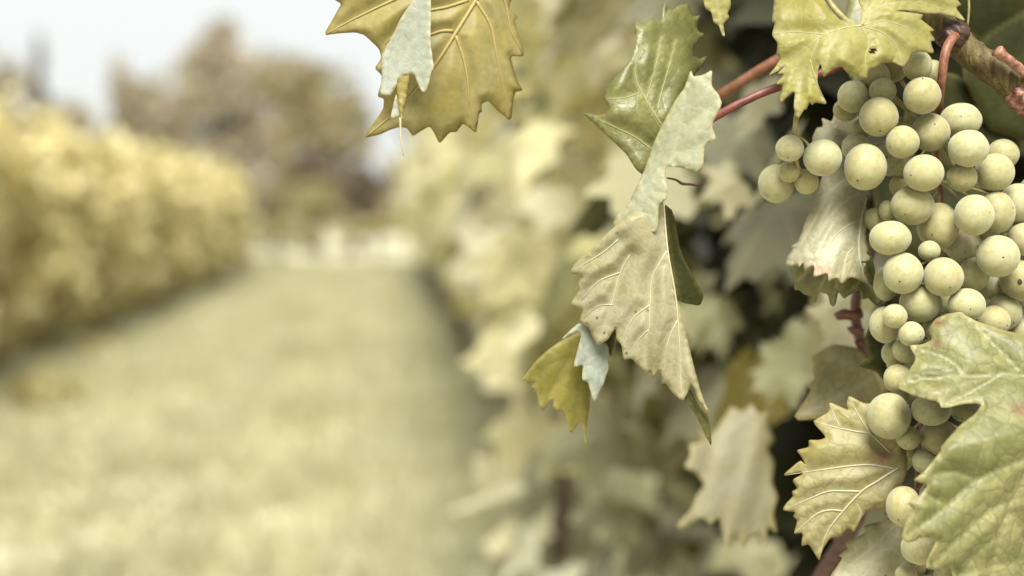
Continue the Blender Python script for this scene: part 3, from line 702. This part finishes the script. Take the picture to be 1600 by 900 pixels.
# --- tip of a leaf hanging into the top of the frame
sheet('leaf', [(1092, -20), (1099, 0), (1102, 14), (1111.7, 18.7), (1114.8, 34), (1124, 40.5), (1128.8, 56), (1133, 56.6), (1130, 37), (1140, 28), (1137, 20), (1143, 10), (1140, -10), (1146, -30), (1135, -70), (1100, -75)], Depth(.575, (1120, 10), .006, 0, .01), mE, vine, [[(1115, -70), (1120, 0), (1131, 54)]], .001, step=4)

# --- dry curled leaf inside the bunch
mG = hero_leaf_mat('leaf_dry_curled', lin(194, 186, 136), lin(222, 216, 176), lin(226, 220, 174), lin(214, 190, 140), (.3, lin(182, 174, 128)), spots=1.0, trans=.2, bump=.7, burn=lin(218, 165, 130), cell=200)
oG = zc([(330, -10), (265, 60), (245, 130), (205, 235), (160, 345), (110, 480), (58, 515), (80, 520), (40, 575), (25, 632), (62, 640), (105, 630), (115, 647), (140, 612), (150, 675), (205, 630), (215, 645), (205, 712), (290, 680), (302, 690), (305, 742), (355, 710), (395, 753), (450, 705), (520, 735), (622, 785), (605, 700), (575, 590), (545, 470), (550, 330), (575, 180), (520, 60), (430, 0)], 1220, 260, 4.094)
vG = [zc(v, 1220, 260, 4.094) for v in ([(560, 160), (518, 330), (500, 470), (507, 600), (545, 695), (620, 782)], [(490, 345), (370, 420), (310, 510), (255, 650)], [(430, 70), (300, 180), (220, 330), (120, 520)], [(465, 520), (420, 580), (390, 740)], [(520, 165), (400, 230), (280, 370), (180, 520)])]
def burnG(xy, ed): return np.exp(-((xy[:, 0] - 1272) / 20) ** 2 - ((xy[:, 1] - 424) / 12) ** 2)
def burnH(xy, ed): return np.exp(-((xy[:, 0] - 1378) / 14) ** 2 - ((xy[:, 1] - 712) / 12) ** 2)
depG = Depth(.590, (1300, 360), .004, -.011, .030, .004, 0, .0014, 3, 51)
leafG = sheet('leaf', oG, depG, mG, vine, vG, .0018, burn=burnG, step=4, tubes=V_cream, tube_r=1.5)
leafG['label'] = 'dry pale curled leaf with pinkish brown edge tucked into the bunch'
sheet('folded_lobe', zc([(560, 165), (580, 280), (560, 400), (565, 500), (600, 640), (622, 785), (545, 690), (508, 600), (500, 470), (518, 330)], 1220, 260, 4.094), Depth(.598, (1350, 380), .03, -.011), mDark, leafG, [], 0, step=4)  # dark colour paints the shaded right side of the curled leaf
sheet('folded_lobe', zc([(50, 635), (75, 700), (88, 792), (115, 790), (150, 820), (195, 830), (203, 872), (225, 872), (245, 800), (300, 820), (315, 880), (335, 897), (352, 880), (368, 800), (405, 848), (430, 830), (480, 800), (510, 790), (522, 852), (560, 842), (612, 892), (642, 877), (650, 855), (622, 780), (520, 690), (400, 660), (200, 600)], 1220, 260, 4.094), Depth(.603, (1300, 455), .0, .004, .02), mB, leafG, [zc(v, 1220, 260, 4.094) for v in ([(200, 640), (110, 730)], [(290, 690), (220, 860)], [(360, 720), (335, 890)], [(520, 720), (410, 840)], [(560, 740), (640, 870)])], .0015, step=4)

# --- little leaf between the wing and the bunch
sheet('leaf', zc([(838, 792), (880, 695), (930, 692), (918, 618), (1000, 652), (1022, 575), (1060, 622), (1100, 640), (1170, 590), (1205, 600), (1260, 720), (1200, 860), (1080, 900), (900, 860)], 1100, 60, 5), Depth(.612, (1300, 210), .004, -.01, .03), mG, vine, [zc([(1140, 770), (1100, 690), (1025, 580)], 1100, 60, 5), zc([(1120, 800), (1000, 740), (925, 625)], 1100, 60, 5)], .0015, step=4, tubes=V_cream, tube_r=.8)

# --- veined leaf under the bunch
mH = hero_leaf_mat('leaf_olive_underside', lin(186, 172, 96), lin(212, 202, 146), lin(220, 208, 150), lin(214, 190, 110), (.5, lin(166, 152, 88)), spots=.35, trans=.28, bump=.6, burn=lin(196, 140, 110), cell=170)
oH = zc([(490, 60), (440, 65), (360, 25), (350, 65), (362, 98), (265, 55), (267, 105), (183, 150), (252, 228), (220, 240), (165, 240), (167, 275), (105, 290), (130, 320), (150, 362), (125, 338), (38, 413), (110, 396), (142, 402), (85, 435), (112, 475), (83, 492), (92, 512), (55, 550), (38, 582), (102, 590), (90, 612), (112, 630), (93, 697), (137, 690), (130, 757), (167, 745), (217, 828), (235, 770), (270, 715), (300, 712), (322, 708), (360, 665), (387, 690), (420, 620), (450, 587), (480, 572), (530, 578), (570, 560), (610, 480), (640, 420), (650, 300), (600, 150)], 1210, 610, 3.1045)
vH = [zc(v, 1210, 610, 3.1045) for v in ([(600, 375), (500, 440), (420, 492), (310, 612), (250, 700), (215, 822)], [(590, 382), (480, 362), (380, 365), (230, 385), (50, 411)], [(420, 490), (340, 488), (260, 490), (170, 525), (45, 580)], [(330, 585), (270, 580), (210, 597), (150, 645), (98, 693)], [(560, 300), (470, 215), (400, 200), (300, 180), (190, 150)], [(470, 215), (420, 140), (360, 35)], [(400, 550), (420, 590), (410, 640)], [(320, 178), (290, 120), (268, 60)])]
leafH = sheet('leaf', oH, Depth(.588, (1320, 740), -.004, .001, .006, .003, .003, .0022, 2.8, 61), mH, vine, vH, .0024, burn=burnH, step=4.5, tubes=V_cream, tube_r=2.0)
leafH['label'] = 'olive leaf with raised cream veins under the grape bunch'
oI = zc([(270, 900), (285, 880), (330, 812), (310, 800), (357, 768), (340, 737), (442, 692), (430, 655), (528, 632), (535, 585), (600, 640), (680, 680), (700, 840), (640, 960), (540, 1060), (400, 1050), (280, 990)], 1210, 610, 3.1045)
leafI = sheet('leaf', oI, Depth(.606, (1370, 860), .002, -.004, .006), mC, vine, [zc(v, 1210, 610, 3.1045) for v in ([(640, 600), (470, 765), (340, 870)], [(470, 765), (450, 700)], [(660, 800), (580, 900), (540, 1040)])], .0018, tubes=V_cream, tube_r=1.1)
leafI['label'] = 'plain pale leaf hanging below the veined olive leaf'

# --- large mottled leaf covering the foot of the bunch
mJ = hero_leaf_mat('leaf_mottled_large', lin(138, 138, 74), lin(194, 188, 124), lin(196, 190, 128), lin(214, 200, 132), (.4, lin(104, 106, 50)), spots=.25, trans=.2, rough=.5, spec=.45, tint=.35, bump=.55, burn=lin(150, 75, 55), cell=150, veinamt=.6)
oJ = [(1420.6, 539.5), (1439, 538.7), (1457, 531), (1451, 512), (1463, 497), (1480, 490), (1502, 487), (1508, 492), (1523, 500.8), (1571, 516.7), (1600, 522.8), (1640, 530), (1700, 558), (1765, 640), (1785, 760), (1745, 880), (1690, 965), (1600, 1010), (1540, 985), (1500, 935), (1488, 897), (1485, 886), (1461, 891), (1446.5, 888), (1449, 873), (1462, 849), (1460, 842), (1439, 839), (1429, 846), (1417, 848), (1409.8, 840), (1415, 815), (1428, 797), (1418, 785), (1432, 780), (1451, 758), (1426, 751), (1444, 737), (1471, 704), (1470, 698), (1486, 680), (1498, 666), (1524, 646), (1535, 631), (1510, 630), (1488, 635), (1471, 637), (1468, 629), (1427, 618), (1400.5, 604.7), (1415, 588), (1432, 559)]
vJ = [[(1690, 625), (1640, 700), (1600, 718), (1525, 750), (1480, 790), (1412, 840)], [(1690, 625), (1600, 587), (1510, 588), (1440, 593), (1402, 604)], [(1690, 625), (1620, 715), (1583, 780), (1563, 840), (1550, 905), (1545, 980)], [(1583, 780), (1545, 800), (1500, 840), (1455, 885)], [(1568, 832), (1530, 862), (1500, 900)], [(1510, 588), (1480, 560), (1425, 542)], [(1600, 587), (1560, 545), (1510, 495)], [(1560, 588), (1520, 610), (1475, 632)], [(1525, 750), (1490, 738), (1460, 742)], [(1480, 790), (1450, 775)], [(1583, 800), (1600, 850), (1620, 920)], [(1690, 625), (1690, 760), (1660, 940)]]
def burnJ(xy, ed):
    b = np.zeros(len(xy))
    for x, y, r in ((1466, 504, 5), (1465, 536, 6), (1478, 543, 4), (1482, 520, 4), (1595, 640, 10)): b = np.maximum(b, np.exp(-(((xy[:, 0] - x) ** 2 + (xy[:, 1] - y) ** 2) / r ** 2)))
    return b
def foldJ(xy):                       # a crest runs across the blade; it leans back above it and falls away below
    v = (xy[:, 1] - (690 - .25 * (xy[:, 0] - 1530))) / 100
    return .010 * np.clip(v, 0, 2) ** 1.5 * .6 + .012 * np.clip(-v, 0, 2)
leafJ = sheet('leaf', oJ, Depth(.538, (1530, 700), .004, -.004, .003, .0, .002, .0022, 3.0, 71, foldJ), mJ, vine, vJ, .0022, groove=.0012, burn=burnJ, step=5, vw=1.7)
leafJ['label'] = 'large mottled green leaf covering the foot of the grape bunch'

# --- leaves close behind the bunch, out of focus
mK = hero_leaf_mat('leaf_cream', lin(206, 196, 140), lin(226, 218, 176), lin(230, 220, 170), lin(220, 200, 120), (.1, None), trans=.35, bump=.3)
def back_leaf(o, d0, c, mat, label=None, veins=(), **kw):
    l = sheet('leaf', o, Depth(d0, c, **kw), mat, vine, veins, .002, step=7, vw=3.5)
    if label: l['label'] = label
    return l
back_leaf(zc([(865, 480), (850, 440), (920, 400), (990, 365), (1120, 385), (1190, 460), (1265, 640), (1235, 705), (1000, 800), (740, 812), (850, 640), (830, 600), (872, 570), (860, 530)], 1040, 440, 3.75), .655, (1310, 590), mH, 'soft olive leaf behind the foot of the bunch', [zc([(1230, 560), (1000, 680), (760, 800)], 1040, 440, 3.75)], gx=.004, gy=-.012, cxx=.01)
def ridges(xy): return .007 * np.sin((xy[:, 0] - 1100) / 15.0 + (xy[:, 1] - 700) * .02)
back_leaf(zc([(265, 95), (300, 40), (345, 75), (400, 30), (430, 85), (500, 70), (478, 140), (520, 215), (480, 260), (515, 330), (500, 430), (530, 500), (505, 580), (525, 690), (480, 640), (465, 745), (430, 680), (395, 700), (365, 765), (340, 700), (310, 690), (285, 770), (255, 690), (232, 600), (190, 640), (150, 600), (60, 668), (22, 645), (100, 560), (120, 500), (165, 440), (120, 380), (60, 352), (95, 290), (80, 240), (190, 215)], 1050, 620, 3.214), .79, (1140, 740), mK, 'cream crumpled leaf below the long pale leaf', gx=-.004, gy=-.034, extra=ridges)
mBrown = hero_leaf_mat('leaf_withered', lin(120, 60, 36), lin(190, 130, 90), lin(150, 90, 60), lin(90, 45, 30), (.3, lin(90, 45, 30)), trans=.1, bump=.8)
back_leaf([(1302, 490), (1318, 482), (1335, 486), (1346, 480), (1350, 496), (1336, 502), (1322, 499), (1308, 500)], .645, (1325, 492), mBrown, 'withered brown scrap of leaf on the maroon cane', gx=.01, gy=-.03, cxx=.1)
back_leaf([(1322, 512), (1338, 508), (1352, 514), (1346, 526), (1330, 522)], .65, (1338, 516), mBrown, gx=-.01, gy=-.02, cxx=.1)
back_leaf([(1334, 534), (1346, 528), (1354, 536), (1344, 548)], .65, (1344, 538), mBrown, gx=.01, gy=-.02)
mSoft = hero_leaf_mat('leaf_soft_cream', lin(176, 174, 112), lin(216, 212, 162), lin(218, 212, 160), lin(206, 196, 118), (.1, None), trans=.35, bump=.3)
def pose_leaf(px, py, d, size, rot, mat, seed, label=None):
    """a whole vine leaf with its joint at the given place; rot = lean, roll, turn in degrees"""
    me = leaf_mesh('vine_leaf', seed, mat, 72, 7, .09, .2)
    o = put('leaf', me, vine, P(px, py, d)); o.scale = (size,) * 3
    o.rotation_euler = Euler((R(rot[0]), R(rot[1]), R(rot[2])), 'XYZ')
    if label: o['label'] = label
    return o
pose_leaf(1250, 560, .95, .040, (-40, 40, -75), mSoft, 801)
pose_leaf(1115, 480, 1.05, .044, (-50, 30, -20), mSoft, 802)
pose_leaf(1200, 430, 1.12, .038, (-20, -40, -55), mSoft, 803)
pose_leaf(1320, 500, .76, .026, (-45, 40, -20), mK, 805)
pose_leaf(1185, 150, .95, .034, (-30, -10, -60), mK, 806)
pose_leaf(1150, 285, .92, .028, (-50, 60, -30), mK, 807)
pose_leaf(1010, 690, 1.4, .05, (-60, 30, -20), mSoft, 808)
pose_leaf(960, 790, 1.4, .05, (-60, 20, -20), mSoft, 810)
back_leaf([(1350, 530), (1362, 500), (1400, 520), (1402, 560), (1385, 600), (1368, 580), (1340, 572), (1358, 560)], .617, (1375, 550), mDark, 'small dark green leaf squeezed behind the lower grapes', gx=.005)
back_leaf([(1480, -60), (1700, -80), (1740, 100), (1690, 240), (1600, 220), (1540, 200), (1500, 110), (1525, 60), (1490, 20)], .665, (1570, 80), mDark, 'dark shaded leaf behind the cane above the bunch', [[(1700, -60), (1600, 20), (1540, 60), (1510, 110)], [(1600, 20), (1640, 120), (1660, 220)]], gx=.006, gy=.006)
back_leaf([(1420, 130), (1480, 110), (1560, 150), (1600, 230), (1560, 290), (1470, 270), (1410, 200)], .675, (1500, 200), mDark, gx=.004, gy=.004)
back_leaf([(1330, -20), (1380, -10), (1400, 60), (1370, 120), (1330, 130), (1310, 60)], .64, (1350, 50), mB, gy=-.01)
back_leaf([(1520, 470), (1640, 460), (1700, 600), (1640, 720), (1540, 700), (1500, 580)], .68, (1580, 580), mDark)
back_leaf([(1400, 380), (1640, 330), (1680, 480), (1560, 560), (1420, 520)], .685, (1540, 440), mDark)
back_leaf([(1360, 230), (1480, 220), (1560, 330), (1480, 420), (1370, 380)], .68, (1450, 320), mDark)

# ------------------------------------------------------------------ canes, peduncle, petioles
s = N('cane_bark'); co = s.coord()
mp = s.add('Mapping'); mp.inputs['Rotation'].default_value = (0, R(52), 0); mp.inputs['Scale'].default_value = (1, 1, .12); s.link(co, mp.inputs[0])
st = s.noise(mp.outputs[0], 520, 5, .6, .3); bl = s.noise(co, 90, 3)
c = s.ramp(st, [(.3, lin(84, 68, 34)), (.52, lin(134, 116, 60)), (.72, lin(172, 152, 98))])
c = s.mix(.5, c, s.ramp(bl, [(.35, lin(120, 80, 60, 1.2)), (.6, lin(240, 235, 190, 1.2))]), 'MULTIPLY')
v3 = s.add('TexVoronoi'); v3.inputs['Scale'].default_value = 520; s.link(co, v3.inputs['Vector'])
dots = s.math('MULTIPLY', s.ramp(v3.outputs[0], [(.16, (1, 1, 1)), (.3, (0, 0, 0))]), s.ramp(s.noise(co, 140, 2), [(.5, (0, 0, 0)), (.58, (1, 1, 1))]))
c = s.mix(s.math('MULTIPLY', dots, .8), c, lin(50, 34, 22))
s.solid(c, .6, .35, s.bump(st, .8, .0016)); M['cane'] = s.m
def stem_mat(name, a, b, sc_=260, spec=.4):
    s = N(name); co = s.coord(); n = s.noise(co, sc_, 4, .6)
    s.solid(s.ramp(n, [(.32, a), (.66, b)]), .5, spec, s.bump(n, .4, .0006)); return s.m
M['peduncle'] = stem_mat('peduncle_skin', lin(122, 64, 42), lin(182, 124, 88), 340)
M['red'] = stem_mat('petiole_red', lin(92, 36, 33), lin(152, 78, 60), 160, .5)
M['tan'] = stem_mat('cane_tan', lin(124, 74, 44), lin(164, 110, 68))
M['maroon'] = stem_mat('cane_maroon', lin(78, 46, 38), lin(124, 86, 70))
M['stub'] = stem_mat('dry_stub', lin(96, 48, 34), lin(214, 156, 120), 300)
M['flaky'] = stem_mat('flaky_node', lin(48, 20, 18), lin(205, 140, 112), 420)
M['green_stem'] = stem_mat('green_stem', lin(150, 140, 70), lin(196, 184, 116))
M['dark_stem'] = stem_mat('dark_stem', lin(58, 36, 26), lin(104, 72, 50))
cane = tube('cane', [P(1380, -60, .60), P(1440, 8, .597), P(1478, 48, .594), P(1515, 82, .592), P(1560, 115, .591), P(1602, 150, .592), P(1660, 210, .60), P(1780, 330, .66), P(1900, 520, .78)], [.0046, .0055, .0062, .0060, .0062, .0066, .0062, .0066, .008], M['cane'], vine, 18, 8, .025)
cane['label'] = 'thick speckled greenish brown cane above the bunch'
for nm, (px, py, dd), rad, mt in (('node', (1490, 56, .590), .0062, M['dark_stem']), ('node', (1603, 148, .590), .0080, M['flaky'])):
    import bmesh
    bm = bmesh.new(); bmesh.ops.create_icosphere(bm, subdivisions=4, radius=rad)
    for v_ in bm.verts:
        q = v_.co / rad; v_.co *= 1 + .13 * math.sin(q.x * 7 + q.z * 5) * math.cos(q.y * 6 + q.x * 3) + .07 * math.sin(q.z * 17 + q.y * 13)
    me = bpy.data.meshes.new(nm); bm.to_mesh(me); bm.free(); me.materials.append(mt)
    me.polygons.foreach_set('use_smooth', np.ones(len(me.polygons), dtype=bool))
    put(nm, me, cane, P(px, py, dd))
tube('stub', [P(1612, 128, .583), P(1598, 112, .581), P(1580, 96, .580), P(1568, 88, .580), P(1558, 79, .579)], [.0026, .0021, .0019, .0022, .0027], M['stub'], cane, 10, 5, .08)
tube('cane', [P(1100, 195, .588), P(1125, 178, .585), P(1180, 150, .583), P(1225, 133, .585), P(1300, 108, .59), P(1400, 60, .597)], [.0015, .0018, .0017, .0018, .002, .0022], M['red'], vine, 12)['label'] = 'smooth dark red stalk leading to the folded green leaf'
tube('cane', [P(990, 235, .72), P(1060, 190, .69), P(1140, 140, .665), P(1175, 118, .66), P(1215, 94, .655), P(1300, 50, .65), P(1420, -20, .64)], [.0020, .0024, .0025, .0026, .003], M['tan'], vine, 10)
tube('cane', [P(1230, 1000, .74), P(1290, 890, .72), P(1345, 800, .70), P(1372, 700, .69), P(1350, 560, .67), P(1338, 470, .655), P(1380, 340, .66)], [.0045, .004, .0034, .003, .0026, .0024, .0024], M['maroon'], vine, 10, bump=.06)['label'] = 'blurred maroon cane running down behind the bunch'
tube('cane', [P(1246, 3, .60), P(1247, -30, .60), P(1270, -90, .605), P(1390, -80, .60)], [.0011, .0011, .0013, .0016], M['tan'], vine, 8)
tube('tendril', [P(1042, 278, .596), P(1056, 281, .598), P(1066, 287, .60), P(1078, 288, .602), P(1093, 290, .604)], [.0004, .0005, .0007, .0006, .0004], M['dark_stem'], vine, 6)
tube('tendril', [P(1512, 40, .60), P(1514, 10, .60), P(1512, -30, .60)], [.0004, .0005, .0005], M['green_stem'], vine, 6)

# ------------------------------------------------------------------ grapes
s = N('grape_skin'); co = s.coord(); oi = s.add('ObjectInfo')
sv = s.add('VectorMath', operation='ADD'); cx = s.add('CombineXYZ')
s.link(s.math('MULTIPLY', oi.outputs['Random'], 40), cx.inputs[0]); s.link(s.math('MULTIPLY', oi.outputs['Random'], 91), cx.inputs[2])
s.link(co, sv.inputs[0]); s.link(cx.outputs[0], sv.inputs[1]); vec = sv.outputs[0]
base = s.ramp(oi.outputs['Random'], [(0, lin(188, 176, 112)), (.35, lin(197, 189, 126)), (.7, lin(204, 198, 140)), (1, lin(202, 190, 124))])
mot = s.noise(vec, 3.2, 8, .68)
c = s.mix(.75, base, s.ramp(mot, [(.3, (.70, .67, .50, 1)), (.5, (1, 1, 1, 1)), (.7, (1.15, 1.16, 1.28, 1))]), 'MULTIPLY')
blo = s.noise(vec, 1.3, 3, .6)
c = s.mix(s.math('MULTIPLY', s.ramp(blo, [(.60, (0, 0, 0)), (.74, (1, 1, 1))]), .32), c, lin(186, 150, 70))
bloom = s.noise(vec, 1.8, 6, .7)
c = s.mix(s.math('MULTIPLY', s.ramp(bloom, [(.45, (0, 0, 0)), (.7, (1, 1, 1))]), .35), c, lin(226, 222, 178))
v1 = s.add('TexVoronoi'); v1.inputs['Scale'].default_value = 5.5; s.link(vec, v1.inputs['Vector'])
dot = s.ramp(v1.outputs['Distance'], [(.035, (1, 1, 1)), (.075, (0, 0, 0))])
c = s.mix(s.math('MULTIPLY', dot, .75), c, lin(96, 74, 30))
p = s.solid(c, .56, .28, s.bump(s.noise(vec, 24, 3), .04, .02), Subsurface_Weight=.32, Sheen_Weight=.2, Sheen_Roughness=.5)
p.inputs['Subsurface Radius'].default_value = (1.0, .85, .35)
p.inputs['Subsurface Scale'].default_value = .0035
M['grape'] = s.m
M['scar'] = stem_mat('scar', lin(40, 26, 16), lin(80, 56, 30))
tube('petiole', [P(1344, 41, .5635), P(1328, 36, .571), P(1308, 18, .578), P(1290, -10, .582), P(1275, -70, .59)], [.001, .0012, .0013, .0016], M['green_stem'], leafE, 8)
M['pedicel'] = stem_mat('pedicel_skin', lin(160, 140, 70), lin(205, 190, 120))

def grape_mesh(i):
    import bmesh
    bm = bmesh.new(); bmesh.ops.create_icosphere(bm, subdivisions=4, radius=1)
    r = np.random.default_rng(i)
    a = r.normal(0, 1, (3, 3))
    for v_ in bm.verts:
        q = np.array(v_.co); v_.co *= 1 + .012 * math.sin(a[0] @ q * 1.6 + i) + .010 * math.sin(a[1] @ q * 2.3)
    me = bpy.data.meshes.new('grape'); bm.to_mesh(me); bm.free(); me.materials.append(M['grape'])
    me.polygons.foreach_set('use_smooth', np.ones(len(me.polygons), dtype=bool)); return me
grape_meshes = [grape_mesh(i) for i in range(5)]
import bmesh as _bm
_b = _bm.new(); _bm.ops.create_icosphere(_b, subdivisions=2, radius=1); scar_me = bpy.data.meshes.new('stylar_scar'); _b.to_mesh(scar_me); _b.free(); scar_me.materials.append(M['scar'])

# x, y, rx, ry in photo pixels; layer 0 = front of the bunch, larger = deeper
GR = [(1373, 183, 30, 31, 0), (1441, 149, 29, 29, 0), (1352, 261, 33, 37, 0), (1443, 270, 31, 29, 0), (1513, 232, 31, 29, 0), (1503, 277, 23, 23, 0), (1410, 222, 26, 26, 0),
      (1454, 207, 30, 30, 1), (1501, 188, 32, 27, 1), (1554, 269, 30, 30, 1), (1333, 151, 24, 25, 1), (1379, 142, 21, 20, 1), (1433, 102, 23, 24, 1), (1567, 241, 25, 24, 2),
      (1337, 230, 22, 22, 2), (1346, 202, 17, 17, 2), (1407, 256, 19, 20, 2), (1390, 250, 22, 25, 2), (1363, 120, 28, 26, 2), (1395, 105, 24, 24, 2), (1455, 115, 22, 22, 2), (1322, 172, 20, 18, 2),
      (1426, 321, 33, 31, 0), (1466, 353, 32, 37, 0), (1522, 336, 30, 32, 0), (1391, 372, 32, 27, 0), (1411, 427, 31, 33, 0), (1474, 433, 31, 31, 0), (1559, 400, 33, 33, 0),
      (1557, 332, 28, 33, 1), (1590, 318, 28, 31, 1), (1452, 392, 17, 16, 1), (1438, 473, 32, 31, 1), (1593, 437, 30, 31, 1), (1600, 374, 25, 26, 1), (1510, 476, 29, 26, 0),
      (1386, 329, 13, 16, 2), (1365, 343, 16, 18, 2), (1407, 290, 17, 18, 2), (1505, 383, 29, 26, 2), (1522, 428, 23, 27, 2), (1384, 443, 19, 27, 2), (1550, 447, 20, 20, 2),
      (1568, 488, 28, 29, 2), (1553, 502, 25, 25, 1), (1383, 507, 24, 29, 1), (1398, 494, 19, 19, 0), (1424, 522, 20, 20, 0), (1464, 512, 22, 22, 1), (1397, 552, 20, 20, 2), (1416, 547, 21, 21, 1),
      (1405, 566, 20, 19, 2), (1403, 592, 22, 23, 1), (1420, 612, 22, 22, 2), (1389, 650, 33, 36, 0), (1455, 640, 31, 25, 0), (1510, 640, 25, 21, 1), (1466, 682, 28, 29, 1), (1419, 684, 19, 19, 0),
      (1414, 703, 22, 22, 2), (1406, 713, 21, 25, 2), (1444, 721, 19, 19, 1), (1412, 791, 27, 32, 0), (1437, 856, 29, 26, 0), (1416, 897, 17, 14, 1), (1434, 888, 12, 11, 2), (1476, 898, 17, 15, 1),
      (1480, 545, 28, 28, 2), (1540, 540, 28, 28, 2), (1500, 590, 27, 27, 2), (1440, 580, 26, 26, 2), (1560, 600, 27, 27, 2), (1530, 690, 27, 27, 2), (1490, 740, 26, 26, 2), (1460, 775, 24, 24, 2), (1480, 810, 24, 24, 2), (1450, 925, 26, 26, 1),
      (1620, 300, 28, 28, 2), (1630, 360, 28, 28, 1), (1625, 480, 28, 28, 2), (1600, 520, 28, 28, 2), (1540, 370, 26, 26, 3), (1490, 470, 24, 24, 3)]
WING = [(1234, 232, 22, 21, 0), (1285, 246, 30, 29, 0), (1233, 268, 17, 17, 1), (1213, 287, 28, 30, 1), (1260, 284, 19, 20, 1)]
def bunch(name, label, grapes, rachis_px, d0, curve):
    top = P(*rachis_px[0])
    b = tag(empty(name, top), label, 'grapes')
    rp = np.array([tuple(P(*q)) for q in rachis_px]); path = catmull(rp, 8)
    placed = []
    for (x, y, rx, ry, lay) in sorted(grapes, key=lambda g: g[4]):
        r = (rx + ry) / 2 * d0 / F
        d = d0 + lay * .009 + curve(x, y)
        # slide back along its line of sight until it only touches the grapes in front of it
        for _ in range(60):
            c = np.array(P(x, y, d))
            pen = [(rr + r) * .955 - np.linalg.norm(c - cc) for cc, rr in placed]
            if not pen or max(pen) <= 0: break
            d += .0015
        placed.append((c, r))
        g = put('grape', random.choice(grape_meshes), b, Vector(c))
        k = d / F
        g.rotation_euler = cam.rotation_euler
        g.scale = (rx * k, ry * k, r * 1.0)
        # pedicel from the grape to the rachis, and the dark scar at its free end
        k0 = len(path) * 5 // 11 if len(grapes) > 10 else len(path) // 2
        j = k0 + np.argmin(np.linalg.norm(path[k0:] - (c + np.array([0, 0, .010])), axis=1)); a = path[j]
        dirv = a - c; L = np.linalg.norm(dirv) + 1e-9; u = dirv / L
        sub = catmull([c + u * r * .9, c + u * max(r * 1.2, L * .6) + np.array([0, 0, .001]), a], 4) - c
        if L > r * 1.15:
            V, Fc = tube_geo(sub, [.0009, .0005, .0005, .0007], 6)
            pd = put('pedicel', clean_mesh('pedicel', V, Fc, [M['pedicel']]), b, Vector(c))
        if random.random() < .75:
            q = -u + np.array([random.gauss(0, .45), random.gauss(-.35, .3), random.gauss(-.1, .45)]); q /= np.linalg.norm(q)
            ql = CR.T @ q                                   # grape axes
            on = ql / np.linalg.norm(ql) * 1.0
            sc_ = bpy.data.objects.new('stylar_scar', scar_me); C.objects.link(sc_); sc_.parent = g
            sc_.location = Vector(on * .985); t = random.uniform(.035, .06); sc_.scale = (t, t, t)
    tube('rachis', [tuple(p) for p in rp], [.0021, .0018, .0015, .0010] if len(grapes) > 10 else [.0010, .0011, .0009, .0006], M['peduncle' if len(grapes) > 10 else 'pedicel'], b, 10, 8)
    return b
random.seed(3)
main = bunch('grape_bunch', 'large bunch of ripe pale green grapes hanging from the speckled cane', GR,
      [(1493, 56, .586), (1484, 66, .581), (1476, 88, .579), (1472, 120, .580), (1467, 165, .590), (1462, 215, .608), (1470, 330, .616), (1468, 450, .616), (1450, 580, .612), (1438, 700, .608), (1432, 800, .604), (1440, 900, .598)],
      .574, lambda x, y: .00000055 * (x - 1465) ** 2)
wing = bunch('grape_bunch', 'small side cluster of five grapes hanging on a pale stalk', WING,
      [(1250, 100, .584), (1247, 160, .578), (1243, 195, .577), (1240, 225, .579), (1246, 255, .583), (1250, 272, .585)], .578, lambda x, y: 0)
# the rotten spot on one grape at the edge of the bunch
tgt = P(1593, 437, .58)
gb = min((o for o in C.objects if o.name.startswith('grape') and o.parent == main), key=lambda o: (wloc(o) - tgt).length)
sp_ = bpy.data.objects.new('rotten_spot', scar_me); C.objects.link(sp_); sp_.parent = gb
sp_.location = Vector((-.30, -.10, .93)); sp_.scale = (.13, .16, .06)
